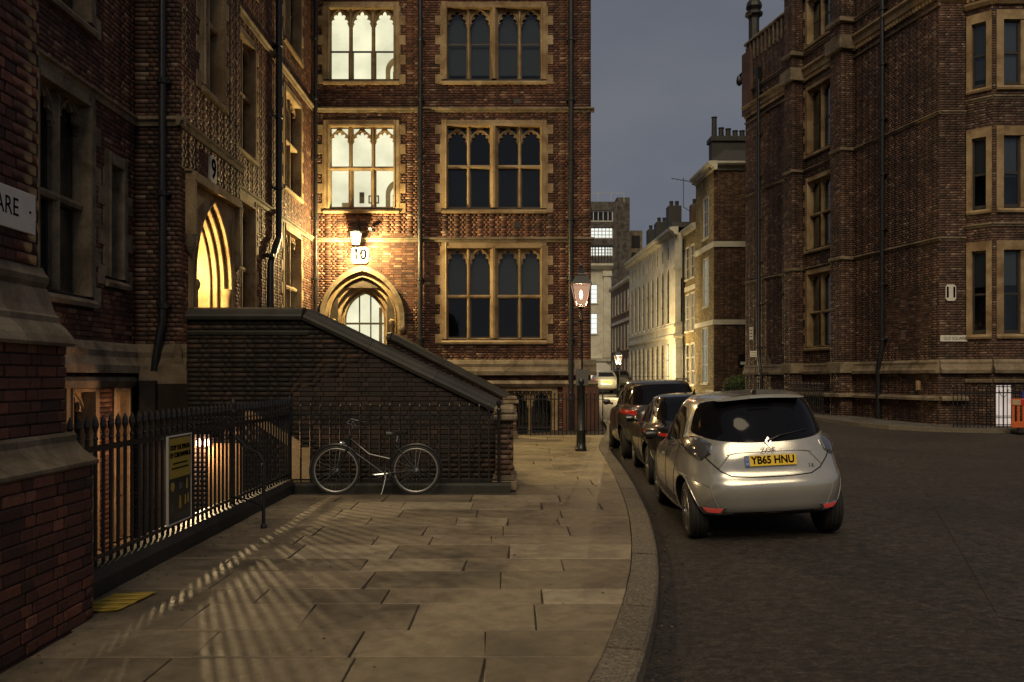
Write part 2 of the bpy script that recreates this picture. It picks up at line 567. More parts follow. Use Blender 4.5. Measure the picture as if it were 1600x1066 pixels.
class Wall:
    """local frame: x along the wall (to the right seen from outside), -y out, z up"""
    def __init__(self, building, M, mat='brick', mortar='mortar'):
        self.b = building; self.M = M; self.mat = mat; self.mortar = mortar
        self.holes = []; self.bh = []
    def hole(self, u0, u1, z0, z1, m=0.12):
        self.holes.append((u0, u1, z0, z1)); self.bh.append((u0 - m, u1 + m, z0 - m, z1 + m))
    def skip(self, u0, u1, z0, z1):
        self.bh.append((u0, u1, z0, z1))
    def lay(self, u0, u1, z0, z1, top=0, score=None, name='brickwork', clip=None):
        rows = []
        nrow = int(round((z1 - z0) / 0.075))
        for r in range(nrow):
            za = z0 + r * 0.075 + 0.005; zb = za + 0.065; zm = (za + zb) / 2
            gaps = sorted((h[0], h[1]) for h in self.bh if h[2] < zm < h[3])
            if clip:
                gaps = sorted(gaps + clip(zm))
            u = u0 - (0 if r % 2 == 0 else 0.17)
            st = (r % 2 == 0)
            while u < u1:
                L = 0.2275 if st else 0.1125
                a, b = max(u, u0) + 0.0, min(u + L, u1)
                st = not st
                u += L + 0.010
                segs = [(a, b)]
                for g0, g1 in gaps:
                    ns = []
                    for s0, s1 in segs:
                        if g1 <= s0 or g0 >= s1: ns.append((s0, s1)); continue
                        if g0 > s0: ns.append((s0, g0))
                        if g1 < s1: ns.append((g1, s1))
                    segs = ns
                for s0, s1 in segs:
                    if s1 - s0 > 0.025: rows.append((s0, s1, za, zb))
        B = np.array(rows)
        if top and len(B):
            c = np.stack([(B[:, 0] + B[:, 1]) / 2, (B[:, 2] + B[:, 3]) / 2], 1)
            sc = np.array([score(p[0], p[1]) for p in c])
            sc[(B[:, 1] - B[:, 0]) < 0.06] += 1e6
            idx = np.argsort(sc)[:top]
            for i in idx:
                s0, s1, za, zb = B[i]
                jit = RNG.uniform(-0.004, 0.005)
                tl = RNG.normal(0, 0.006, 2)
                inst('brick', brick_mesh(s1 - s0, self.mat), self.b,
                     self.M @ T(s0, jit, za) @ RY(float(tl[0])) @ RZ(float(tl[1]) * 2))
            B = np.delete(B, idx, 0)
        n = len(B)
        if n:
            pr = RNG.uniform(-0.002, 0.0015, n) - 0.002
            pr += np.where(RNG.random(n) < 0.04, -0.003, 0)
            jz = RNG.normal(0, 0.0008, (n, 4))
            V = np.zeros((n, 8, 3))
            x0, x1, a, b = B[:, 0], B[:, 1], B[:, 2], B[:, 3]
            for k, (xx, zz, s) in enumerate([(x0, a, 0), (x1, a, 1), (x1, b, 2), (x0, b, 3)]):
                V[:, k, 0] = xx + (0.002 if k in (0, 3) else -0.002); V[:, k, 1] = pr + jz[:, s]; V[:, k, 2] = zz + jz[:, (s + 1) % 4]
                V[:, k + 4, 0] = xx; V[:, k + 4, 1] = 0.02; V[:, k + 4, 2] = zz
            q = np.array([[0, 1, 2, 3], [4, 0, 3, 7], [1, 5, 6, 2], [3, 2, 6, 7], [4, 5, 1, 0]])
            F = (q[None] + (np.arange(n) * 8)[:, None, None]).reshape(-1, 4)
            me = bpy.data.meshes.new(name)
            me.vertices.add(n * 8); me.vertices.foreach_set('co', V.ravel())
            me.loops.add(F.size); me.loops.foreach_set('vertex_index', F.ravel().astype(np.int32))
            me.polygons.add(len(F))
            me.polygons.foreach_set('loop_start', np.arange(0, F.size, 4, dtype=np.int32))
            me.update(calc_edges=True)
            me.materials.append(MT[self.mat])
            tag(inst(name, me, self.b, self.M), kind='stuff')
    def back(self, u0, u1, z0, z1, name='mortar_bed', thick=0.0):
        us = sorted({u0, u1} | {min(max(v, u0), u1) for h in self.holes for v in h[:2]})
        zs = sorted({z0, z1} | {min(max(v, z0), z1) for h in self.holes for v in h[2:]})
        mb = MB()
        for i in range(len(us) - 1):
            for j in range(len(zs) - 1):
                um, zm = (us[i] + us[i + 1]) / 2, (zs[j] + zs[j + 1]) / 2
                if us[i + 1] - us[i] < 1e-5 or zs[j + 1] - zs[j] < 1e-5: continue
                if any(h[0] < um < h[1] and h[2] < zm < h[3] for h in self.holes): continue
                mb.add([(us[i], 0.0045, zs[j]), (us[i + 1], 0.0045, zs[j]), (us[i + 1], 0.0045, zs[j + 1]), (us[i], 0.0045, zs[j + 1])], [(0, 1, 2, 3)])
        me = mb.mesh(name, self.mortar, fix=False)
        inst(name, me, self.b, self.M)
    def band(self, prof, u0, u1, mat='stone_dark', name='string_course'):
        return MB().extr(prof, u0, u1).build(name, mat, self.b, self.M)
    def box(self, name, mat, *a, ch=0.0):
        return MB().box(*a, ch=ch).build(name, mat, self.b, self.M)

def string_prof(z, out=0.10, h=0.16):
    return [(-0.02, z - h / 2), (out * 0.35, z - h / 2), (out * 0.55, z - h * 0.1), (out, z + h * 0.05), (out, z + h * 0.22), (0.02, z + h / 2), (-0.02, z + h / 2)]

# ------------------------------------------------------------------ gothic windows
WIN_ME = {}
def cached(key, fn):
    if key not in WIN_ME: WIN_ME[key] = fn()
    return WIN_ME[key]

def gothic_window(wall, uc, z0, z1, groups=(2,), lw=0.60, transom=None, sash=None, lit=None, stone='stone', blind=0.0,
                  quoins=True, head=0.42, qside=(-1, 1), ogee=False, name='window', frame='stone'):
    """opening z0..z1 centred on uc; groups of lights; returns the window object"""
    mul, thick = 0.11, 0.26
    Wd = sum(g * lw + (g - 1) * mul for g in groups) + (len(groups) - 1) * thick
    h = z1 - z0; jw = 0.17; dep = 0.26
    key = (round(Wd, 3), round(h, 3), tuple(groups), lw, transom, sash, stone, head, ogee, frame)
    M = wall.M @ T(uc, 0, z0)
    wall.hole(uc - Wd / 2, uc + Wd / 2, z0, z1, 0.17)
    def surround():
        m = MB()
        a = Wd / 2
        for s in (-1, 1):
            # moulded jamb: outer flat, inner chamfer
            pts = [(s * (a + jw), -0.03), (s * (a + 0.06), -0.03), (s * (a + 0.04), -0.055), (s * (a + 0.01), -0.05), (s * a, -0.01), (s * (a - 0.03), dep - 0.08), (s * (a - 0.03), dep), (s * (a + jw), dep)]
            k = len(m.v)
            zt = h + jw
            m.v += [(p[0], p[1], 0) for p in pts] + [(p[0], p[1], zt) for p in pts]
            n = len(pts)
            for i in range(n): m.f.append((k + i, k + (i + 1) % n, k + n + (i + 1) % n, k + n + i))
            m.f.append(tuple(range(k, k + n))); m.f.append(tuple(range(k + n, k + 2 * n)))
        m.extr([(0.032, h), (0.05, h - 0.01), (0.055, h + 0.04), (0.032, h + 0.06), (0.032, h + jw - 0.002), (-dep, h + jw - 0.002), (-dep, h - 0.03), (-dep + 0.06, h - 0.03)], -a + 0.001, a - 0.001)
        return m.mesh('window_surround', stone)
    w = inst(name, cached(('sur',) + key, surround), wall.b, M)
    def sill():
        a = Wd / 2 + jw
        return MB().extr([(0.07, -0.16), (0.085, -0.10), (0.06, -0.06), (-dep + 0.05, 0.05), (-dep, 0.05), (-dep, -0.16)], -a, a).mesh('sill', stone)
    inst('sill', cached(('sill',) + key, sill), w, M)
    if quoins:
        qh = 0.30
        nq = int((h + jw + 0.1) / qh)
        for s in qside:
            for i in range(nq):
                ext = 0.20 if i % 2 == 0 else 0.045
                me = cached(('q', round(ext, 2), stone), lambda: MB().box(0, ext, -0.022, 0.02, 0.004, qh - 0.004, 0.004).mesh('quoin', stone))
                x = (Wd / 2 + jw + 0.001) if s > 0 else (-Wd / 2 - jw - 0.001 - ext)
                inst('quoin', me, w, M @ T(x, 0, -0.14 + i * qh))
                ua = uc + x; wall.skip(ua, ua + ext, z0 - 0.14 + i * qh, z0 - 0.14 + (i + 1) * qh)
    # lights
    x = -Wd / 2; lights = []
    for gi, g in enumerate(groups):
        for k in range(g):
            lights.append((x, x + lw, gi)); x += lw
            if k < g - 1:
                lights[-1] += (x,); x += mul
            else: lights[-1] += (None,)
        if gi < len(groups) - 1:
            tx = x
            def big():
                p = [(0, 0.0), (thick, 0.0)]
                m = MB()
                pts = [(0.10, -0.05), (0.16, -0.05), (0.19, -0.01), (thick, 0.10), (thick, 0.24), (0, 0.24), (0, 0.10), (0.07, -0.01)]
                n = len(pts)
                m.v += [(q[0], q[1], 0.02) for q in pts] + [(q[0], q[1], h) for q in pts]
                for i in range(n): m.f.append((i, (i + 1) % n, n + (i + 1) % n, n + i))
                return m.mesh('mullion', stone)
            inst('mullion', cached(('big', h, stone), big), w, M @ T(tx, 0, 0))
            x += thick
    def mull():
        m = MB(); pts = [(0.035, 0.06), (0.075, 0.06), (mul, 0.13), (mul, 0.2), (0.075, 0.24), (0.035, 0.24), (0, 0.2), (0, 0.13)]
        n = len(pts)
        m.v += [(q[0], q[1], 0.03) for q in pts] + [(q[0], q[1], h - 0.02) for q in pts]
        for i in range(n): m.f.append((i, (i + 1) % n, n + (i + 1) % n, n + i))
        return m.mesh('mullion', stone)
    for L in lights:
        if L[3] is not None: inst('mullion', cached(('mul', h, stone), mull), w, M @ T(L[3], 0, 0))
    if transom:
        def tr():
            m = MB()
            for gi in range(len(groups)):
                xs = [L for L in lights if L[2] == gi]
                m.extr([(-0.075, transom - 0.05), (-0.055, transom), (-0.075, transom + 0.05), (-0.235, transom + 0.05), (-0.235, transom - 0.05)], xs[0][0] - 0.01, xs[-1][1] + 0.01)
            return m.mesh('transom', stone)
        inst('transom', cached(('tr', transom) + key, tr), w, M)
    # tracery heads
    def tracery():
        m = MB()
        zb, zt = h - head - 0.02, h
        za = h - (0.16 if ogee else 0.05)
        hw = lw / 2
        for L in lights:
            cx = (L[0] + L[1]) / 2
            op = cusped(hw - 0.022, zb + 0.05, za, 5, 0.075)
            x0, x1 = L[0] - 0.02, L[1] + 0.02
            outer = [(x0, zt), (x0, zb), (cx - hw + 0.022, zb)] + [(cx + p[0], p[1]) for p in op[::-1]] + [(cx + hw - 0.022, zb), (x1, zb), (x1, zt)]
            loops = [outer]
            if ogee:
                for s in (-1, 1):
                    loops.append([(cx + s * (hw - 0.03), zt - 0.03), (cx + s * (hw - 0.03), za - 0.09), (cx + s * 0.11, za + 0.04), (cx + s * 0.05, zt - 0.03)][::s])
            m.prism(loops, 0.125, 0.185)
            # raised rib round the arch
            rib = [(cx + p[0] * 1.0, 0.112, p[1] + 0.012) for p in arch_pts(hw - 0.0, zb + 0.05, za + 0.028, 8)]
            m.ring_tube(rib, 0.021, 5)
        return m.mesh('tracery', stone)
    inst('tracery', cached(('trac',) + key, tracery), w, M)
    # panes, sash bars
    fr = 0.028
    def pane_me(zl, zh):
        return MB().box(0.012, lw - 0.012, 0.205, 0.209, zl, zh).mesh('pane', 'glass')
    def bar_me(zz, hb):
        return MB().box(0.0, lw, 0.19, 0.222, zz - hb / 2, zz + hb / 2).mesh('glazing_bar', 'soot_wood')
    def frame_me(zl, zh):
        m = MB()
        m.box(0, fr, 0.19, 0.222, zl, zh); m.box(lw - fr, lw, 0.19, 0.222, zl, zh)
        m.box(fr, lw - fr, 0.19, 0.222, zl, zl + fr * 1.3)
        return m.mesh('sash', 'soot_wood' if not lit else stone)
    split = transom if transom else (sash if sash else h * 0.5)
    for L in lights:
        P = M @ T(L[0], 0, 0)
        inst('pane', cached(('pl', lw, split, 0), lambda: pane_me(0.05, split - 0.01)), w, P)
        inst('pane', cached(('ph', lw, split, h), lambda: pane_me(split + 0.01, h)), w, P)
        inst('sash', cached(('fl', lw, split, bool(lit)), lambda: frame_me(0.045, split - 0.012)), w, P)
        inst('glazing_bar', cached(('gb', lw, split, bool(lit)), lambda: bar_me(split, 0.05)), w, P)
    # room behind
    def room():
        m = MB(); a = Wd / 2 + 0.25; d0, d1 = 0.262, 1.5
        v = [(-a, d0, -0.3), (a, d0, -0.3), (a, d0, h + 0.3), (-a, d0, h + 0.3), (-a, d1, -0.3), (a, d1, -0.3), (a, d1, h + 0.3), (-a, d1, h + 0.3)]
        m.add(v, [(4, 5, 6, 7), (0, 1, 5, 4), (3, 7, 6, 2), (0, 4, 7, 3), (1, 2, 6, 5)])
        return m.mesh('room', lit or 'interior', fix=False)
    inst('room', cached(('room', lit) + key, room), w, M)
    if blind > 0:
        MB().box(-Wd / 2 - 0.1, Wd / 2 + 0.1, 0.30, 0.305, h * (1 - blind), h + 0.2).build('blind', 'blind', w, M)
    return w

def simple_window(parent, M, w, h, stone='stone', lit=None, bars=(1, 1), depth=0.15, surround=0.08, sill=True, frame='frame_white', blind=0.0, fr=0.04):
    """sash window; local origin bottom centre, wall face at y=0 (hole cut by the caller)"""
    m = MB()
    if surround:
        m.box(-w / 2 - surround, -w / 2, -0.02, depth, 0, h + surround); m.box(w / 2, w / 2 + surround, -0.02, depth, 0, h + surround)
        m.box(-w / 2 + 0.001, w / 2 - 0.001, -0.021, depth, h, h + surround - 0.001)
    else:
        m.box(-w / 2, w / 2, depth, depth + 0.03, h - 0.02, h)
    o = m.build('window', stone, parent, M)
    if sill: MB().box(-w / 2 - 0.12, w / 2 + 0.12, -0.08, depth, -0.10, -0.002).build('sill', stone, o, M)
    f = MB()
    for x in (-w / 2, w / 2 - fr): f.box(x, x + fr, depth - 0.05, depth, 0, h)
    f.box(-w / 2 + fr, w / 2 - fr, depth - 0.05, depth, 0, fr); f.box(-w / 2 + fr, w / 2 - fr, depth - 0.05, depth, h - fr, h)
    for i in range(1, bars[0] + 1):
        x = -w / 2 + w * i / (bars[0] + 1); f.box(x - fr * 0.35, x + fr * 0.35, depth - 0.042, depth - 0.004, fr, h - fr)
    for i in range(1, bars[1] + 1):
        z = h * i / (bars[1] + 1); f.box(-w / 2 + fr, w / 2 - fr, depth - 0.045, depth - 0.006, z - fr * 0.4, z + fr * 0.4)
    f.build('frame', frame, o, M)
    MB().box(-w / 2, w / 2, depth - 0.028, depth - 0.024, 0, h).build('pane', 'glass', o, M)
    r = MB(); a = w / 2 + 0.02; d0, d1 = depth + 0.001, depth + 0.5
    r.add([(-a, d0, 0), (a, d0, 0), (a, d0, h), (-a, d0, h), (-a, d1, 0), (a, d1, 0), (a, d1, h), (-a, d1, h)], [(4, 5, 6, 7), (0, 1, 5, 4), (3, 7, 6, 2), (0, 4, 7, 3), (1, 2, 6, 5)])
    me = r.mesh('room', lit or 'interior', fix=False)
    inst('room', me, o, M)
    if blind: MB().box(-w / 2, w / 2, depth + 0.03, depth + 0.035, h * (1 - blind), h).build('blind', 'blind', o, M)
    return o

def point_light(name, loc, energy, col, rad, parent=None):
    d = bpy.data.lights.new(name, 'POINT')
    d.energy = energy; d.color = col; d.shadow_soft_size = rad
    o = bpy.data.objects.new(name, d)
    return place(o, parent, T(*loc))
# ------------------------------------------------------------------ ground, road, pavement
KERB = [(-40, -7.5), (0, -1.1), (2, -0.25), (4, 0.48), (4.68, 0.69), (6.19, 1.045), (7.68, 1.32), (9.5, 1.56), (11.14, 1.73), (14.4, 1.97),
        (17, 2.12), (20.25, 2.27), (22.5, 2.55), (25, 3.0), (28, 3.3), (40, 3.45), (120, 3.6)]
KY = np.array([k[0] for k in KERB]); KX = np.array([k[1] for k in KERB])
_ys = np.linspace(-40, 120, 1601)
_ks = np.interp(_ys, KY, KX)
for _ in range(3): _ks = np.convolve(np.pad(_ks, 7, mode='edge'), np.ones(15) / 15, 'valid')
def kerb_x(y): return float(np.interp(y, _ys, _ks))
def slope_z(y): return 0.0182 * max(0.0, y - 20.0) if y < 90 else 0.0182 * 70
def road_z(x, y):
    t = min(1, max(0, (x - kerb_x(y)) / 2.4))
    return -0.125 + 0.12 * t * (2 - t) * 0.9 + slope_z(y)

LIGHTWELLS = [(-6.22, -3.32, 5.9, 14.2), (-3.32, -0.25, 12.66, 14.0), (-0.1, 2.62, 24.85, 26.6)]
def ground_sheet():
    xs = sorted({-800, 800, 30, -30} | {v for h in LIGHTWELLS for v in h[:2]})
    ys = sorted({-800, 1500, 20, 55, 90} | {v for h in LIGHTWELLS for v in h[2:]})
    mb = MB()
    for i in range(len(xs) - 1):
        for j in range(len(ys) - 1):
            xm, ym = (xs[i] + xs[i + 1]) / 2, (ys[j] + ys[j + 1]) / 2
            if any(h[0] < xm < h[1] and h[2] < ym < h[3] for h in LIGHTWELLS): continue
            mb.add([(x, y, -0.22 + slope_z(y)) for x, y in ((xs[i], ys[j]), (xs[i + 1], ys[j]), (xs[i + 1], ys[j + 1]), (xs[i], ys[j + 1]))], [(0, 1, 2, 3)])
    tag(mb.build('ground', 'concrete'), kind='structure')
ground_sheet()

def road_sheet():
    ys = list(np.arange(-40, 3, 3.0)) + list(np.arange(3, 32, 0.5)) + list(np.arange(32, 121, 4.0))
    fr = [0, 0.3, 0.7, 1.2, 1.8, 2.4, 4, 8, 14, 24, 45]
    v = []; f = []
    for y in ys:
        k = kerb_x(y) - 0.02
        for d in fr: v.append((k + d, y, road_z(k + d, y)))
    n = len(fr)
    for i in range(len(ys) - 1):
        for j in range(n - 1): f.append((i * n + j, i * n + j + 1, (i + 1) * n + j + 1, (i + 1) * n + j))
    mb = MB(); mb.add(v, f)
    o = mb.build('road', 'asphalt', smooth='full')
    tag(o, kind='structure')
    # a trench repair and its tar seams
    def patch(pts, name, mat, dz):
        vs = [(x, y, road_z(x, y) + dz) for x, y in pts]
        m = MB(); m.add(vs, [tuple(range(len(vs)))])
        m.build(name, mat, o)
    patch([(6.29, 13.26), (4.33, 8.35), (3.38, 6.0), (4.5, 5.0), (9.5, 6), (9.0, 13.4)], 'asphalt_patch', 'asphalt_patch', 0.005)
    patch([(5.2, 16), (6.0, 16), (6.9, 23), (6.0, 23)], 'asphalt_patch', 'asphalt_patch', 0.005)
    return o
ROAD = road_sheet()

def left_edge(y):
    if y < 5.97: return -2.86
    if y < 12.45: return -3.12
    if y < 13.75: return 0.05
    if y < 22.6: return -0.15
    return -0.1

def pavement():
    p = MB()
    ys = [-6, 0, 2, 3, 4, 5, 5.97, 5.971] + list(np.arange(6.5, 12.4, 0.5)) + [12.45, 12.451, 13, 13.75, 13.751] + list(np.arange(14, 24.8, 0.5)) + [24.8]
    for a, b in zip(ys[:-1], ys[1:]):
        m = (a + b) / 2
        p.add([(left_edge(m) - 0.25, a, -0.014), (kerb_x(a) - 0.25, a, -0.014), (kerb_x(b) - 0.25, b, -0.014), (left_edge(m) - 0.25, b, -0.014)], [(0, 1, 2, 3)])
    p.add([(-0.3, 24.8, -0.015), (3.2, 24.8, -0.015), (3.4, 60, 0.7), (2.3, 60, 0.7), (2.3, 26.7, 0.05), (-0.3, 24.81, -0.015)], [(0, 1, 2, 3, 4, 5)])
    o = p.build('pavement', 'mortar')
    tag(o, kind='structure')
    rnd = random.Random(5)
    y = 2.6; rows = []
    depths = [0.62, 0.7, 0.66, 0.52, 0.54, 0.67, 0.44, 0.62, 0.5, 0.66, 0.48, 0.62, 0.55]
    i = 0
    while y < 24.7:
        d = depths[i] if i < len(depths) else rnd.uniform(0.48, 0.72)
        if y < 13.3 < y + d + 0.15: d = 13.32 - y
        if y + d > 24.45: d = 24.8 - y
        rows.append((y, y + d)); y += d; i += 1
    for (a, b) in rows:
        m = (a + b) / 2
        x = left_edge(m) + 0.004
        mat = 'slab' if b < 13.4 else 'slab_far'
        skew = rnd.uniform(-0.012, 0.012)
        while True:
            ka, kb = kerb_x(a) - 0.245, kerb_x(b) - 0.245
            L = rnd.choice([0.6, 0.75, 0.9, 1.05, 1.2]) * rnd.uniform(0.93, 1.07)
            end = x + L
            last = end > min(ka, kb) - 0.3
            g = 0.0035 + rnd.random() * 0.003
            xa, xb = (ka, kb) if last else (end, end)
            zt = rnd.uniform(-0.003, 0.0035); sk = rnd.uniform(-0.02, 0.02) if not last else 0
            v = [(x + g, a + g, zt + rnd.uniform(-0.0015, 0.0015)), (xa - g + sk, a + g, zt + rnd.uniform(-0.0015, 0.0015)), (xb - g - sk * 0.2, b - g, zt + rnd.uniform(-0.0015, 0.0015)), (x + g, b - g, zt + rnd.uniform(-0.0015, 0.0015))]
            q = MB(); e = 0.005
            cx = sum(p[0] for p in v) / 4; cy_ = sum(p[1] for p in v) / 4
            inn = [(p[0] + (e if p[0] < cx else -e), p[1] + (e if p[1] < cy_ else -e), p[2]) for p in v]
            out = [(p[0], p[1], p[2] - 0.006) for p in v]; low = [(p[0], p[1], -0.03) for p in v]
            q.add(inn + out + low, [(0, 1, 2, 3)] + [(4 + k, 4 + (k + 1) % 4, (k + 1) % 4, k) for k in range(4)] + [(8 + k, 8 + (k + 1) % 4, 4 + (k + 1) % 4, 4 + k) for k in range(4)])
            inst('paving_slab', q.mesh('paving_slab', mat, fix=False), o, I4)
            if last: break
            x = end
    # kerb stones
    y = 2.2
    while y < 30:
        L = rnd.uniform(0.8, 1.1)
        pts = []
        n = 4
        q = MB(); zt = rnd.uniform(-0.005, 0.006)
        ring = []
        for k in range(n + 1):
            yy = y + 0.013 + (L - 0.026) * k / n
            kx = kerb_x(yy); dx = (kerb_x(yy + 0.05) - kerb_x(yy - 0.05)) / 0.1
            nx, ny = 1 / math.hypot(1, dx), -dx / math.hypot(1, dx)
            def at(s, z): return (kx + nx * s, yy + ny * s, z)
            sz = slope_z(yy)
            ring.append([at(-0.24, -0.03 + sz), at(-0.24, zt - 0.004 + sz), at(-0.235, zt + sz), at(-0.025, zt - 0.002 + sz), at(-0.004, zt - 0.02 + sz), at(0.008, -0.2 + sz)])
        vs = [p for r_ in ring for p in r_]; fs = []
        for k in range(n):
            for j in range(5): fs.append((k * 6 + j, k * 6 + j + 1, (k + 1) * 6 + j + 1, (k + 1) * 6 + j))
        fs += [(5, 4, 3, 2, 1, 0), tuple(n * 6 + j for j in range(6))]
        q.add(vs, fs)
        inst('kerb_stone', q.mesh('kerb_stone', 'granite'), o, I4)
        y += L
    return o
PAVE = pavement()
def gutter():
    rnd = random.Random(21)
    y = 2.2
    while y < 26:
        L = rnd.uniform(1.6, 3.4)
        n = 8; v = []; f = []
        w = rnd.uniform(0.20, 0.26)
        for k in range(n + 1):
            yy = y + L * k / n
            for s in (0.006, w * rnd.uniform(0.9, 1.1)):
                x = kerb_x(yy) + s; v.append((x, yy, road_z(x, yy) + 0.006 - (0.003 if s > 0.1 else 0)))
        for k in range(n): f.append((2 * k, 2 * k + 1, 2 * k + 3, 2 * k + 2))
        MB().add(v, f).build('gutter_strip', 'gutter', ROAD)
        y += L + 0.003
gutter()

# pavement on the far side of the road, round the foot of the right-hand building
def far_pavement():
    edge = [(9.7, 60), (10.0, 45), (10.1, 38), (10.35, 33), (10.6, 29), (10.85, 27.2), (11.3, 25.9), (12.2, 25.0), (13.6, 24.55), (16, 24.4), (40, 24.4)]
    m = MB()
    top = [(x, y, road_z(x, y) + 0.12) for x, y in edge]
    inn = [(x + 0.22, y + 0.16, z) for (x, y, z) in top]
    n = len(edge)
    back = [(40, 60, top[0][2])]
    m.add(inn + [(40, 60, top[0][2] + 0.05)], [tuple(range(n)) + (n,)])
    o = m.build('pavement', 'concrete'); tag(o, kind='structure')
    k = MB()
    low = [(x, y, z - 0.2) for x, y, z in top]
    k.add(top + inn + low, [(i, i + 1, n + i + 1, n + i) for i in range(n - 1)] + [(2 * n + i, 2 * n + i + 1, i + 1, i) for i in range(n - 1)])
    k.v = [(x, y, z + (0.003 if i < 2 * n else 0)) for i, (x, y, z) in enumerate(k.v)]
    k.build('kerb', 'granite', o)
far_pavement()

# ------------------------------------------------------------------ left wing (door 9)
LB = thing('chambers_building', 'sooty red brick wing on the left with lit arched doorway number nine', 'building', (-6.2, 14.2, 0))
RZ90 = RZ(R(90))
GZ, FZ, SZ = (2.83, 5.62), (6.84, 9.37), (10.79, 12.99)
TOPZ = 15.6

wa = Wall(LB, T(-6.2, 0, 0) @ RZ90, 'brick', 'mortar_near')
gothic_window(wa, 11.95, *GZ, groups=(2,), lw=0.62, transom=1.31, head=0.5, stone='stone_dark')
gothic_window(wa, 11.95, *FZ, groups=(2,), lw=0.62, transom=1.29, head=0.5, stone='stone_dark')
gothic_window(wa, 13.5, 3.2, 4.95, groups=(1,), lw=0.40, sash=0.9, head=0.35, stone='stone_dark')
gothic_window(wa, 12.45, -0.9, 1.45, groups=(1,), lw=0.62, sash=1.0, head=0.5, stone='stone', quoins=False)
gothic_window(wa, 13.72, -0.9, 1.45, groups=(1,), lw=0.30, sash=1.0, head=0.3, stone='stone', quoins=False)
_nearscore = lambda u, z: (math.hypot(u - 12.2, z - 3.6) if (u > 10.9 and 1.9 < z < 6.8) else 50 + u)
wa.lay(5.95, 14.2, -2.1, TOPZ, 300, _nearscore)
wa.back(5.9, 14.2, -2.1, TOPZ)
for z in (5.86, 9.86, 13.4): wa.band(string_prof(z, 0.10, 0.17), 5.95, 14.2)
PLINTH = [(-0.02, 1.72), (0.16, 1.72), (0.16, 1.84), (0.12, 1.90), (0.09, 1.97), (0.10, 2.06), (0.05, 2.16), (0, 2.2), (-0.02, 2.2)]
wa.band(PLINTH, 5.95, 14.2, 'stone_dark', 'plinth_moulding')
wa.band([(-0.02, 1.5), (0.10, 1.5), (0.14, 1.6), (0.10, 1.66), (-0.02, 1.66)], 5.95, 14.2, 'stone_dark', 'plinth_moulding')

wr_ = Wall(LB, T(-6.2, 14.2, 0), 'brick_dark', 'mortar_near')
wr_.lay(0.0, 0.73, -2.1, TOPZ); wr_.back(0, 0.73, -2.1, TOPZ)
for z in (5.86, 9.86, 13.4): wr_.band(string_prof(z, 0.10, 0.17), 0.0, 0.83)
wr_.band(PLINTH, 0.0, 0.89, 'stone_dark', 'plinth_moulding')
wr_.band([(-0.02, 1.5), (0.10, 1.5), (0.14, 1.6), (0.10, 1.66), (-0.02, 1.66)], 0, 0.85, 'stone_dark', 'plinth_moulding')

PC = 15.72       # door 9 axis along the wing
wp = Wall(LB, T(-5.47, 0, 0) @ RZ90, 'brick', 'mortar')
wp.hole(PC - 1.0, PC + 1.0, 1.75, 4.75, 0.0); wp.skip(PC - 1.12, PC + 1.12, 1.6, 5.02)
gothic_window(wp, 15.8, *FZ, groups=(2,), lw=0.42, transom=1.29, head=0.4, stone='stone')
gothic_window(wp, 15.8, *SZ, groups=(2,), lw=0.42, sash=1.1, head=0.4, stone='stone')
wp.lay(14.2, 17.4, -2.1, TOPZ); wp.back(14.2, 17.4, -2.1, TOPZ)
for z in (5.86, 9.86, 13.4): wp.band(string_prof(z, 0.10, 0.17), 14.1, 17.45)
wp.band(PLINTH, 14.05, 14.55, 'stone_dark', 'plinth_moulding')
# return of the porch towards the court
wq = Wall(LB, T(-5.47, 17.4, 0) @ RZ(R(180)), 'brick', 'mortar'); wq.lay(0, 0.63, 1.6, TOPZ); wq.back(0, 0.63, 1.6, TOPZ)

def arched_doorway(parent, M, zf, hw_out, za_out, zs, rings, rect=None, mat='stone', step=0.11):
    """nested receding arch orders; M puts local x=0 on the axis, y=0 at the wall face"""
    o = None
    hw, za = hw_out, za_out
    y = -0.05
    for i, rw in enumerate(rings):
        nhw, nza = hw - rw, za - rw * 1.15
        if i == 0 and rect:
            outer = [(-rect[0], rect[1]), (-rect[0], zf), (-nhw, zf)] + arch_pts(nhw, zs, nza, 14)[::-1] + [(nhw, zf), (rect[0], zf), (rect[0], rect[1])]
        else:
            outer = [(-nhw, zf)] + arch_pts(nhw, zs, nza, 14)[::-1] + [(nhw, zf), (hw, zf)] + arch_pts(hw, zs, za, 14) + [(-hw, zf)]
        m = MB(); m.prism([outer], y, y + step + 0.16)
        rib = [(x, y - 0.004, z) for x, z in [(nhw + 0.012, zf)] + arch_pts(nhw + 0.012, zs, nza + 0.014, 16) + [(-nhw - 0.012, zf)]]
        m.ring_tube(rib, 0.026, 6)
        if o is None: o = m.build('doorway', mat, parent, M)
        else: m.build('arch_order', mat, o, M)
        hw, za = nhw, nza
        y += step
    return o, hw, za, y

MP = wp.M @ T(PC, 0, 0)
d9, hw9, za9, y9 = arched_doorway(LB, MP, 1.75, 1.02, 4.93, 3.35, [0.09, 0.10, 0.09, 0.08], rect=(1.14, 4.955))
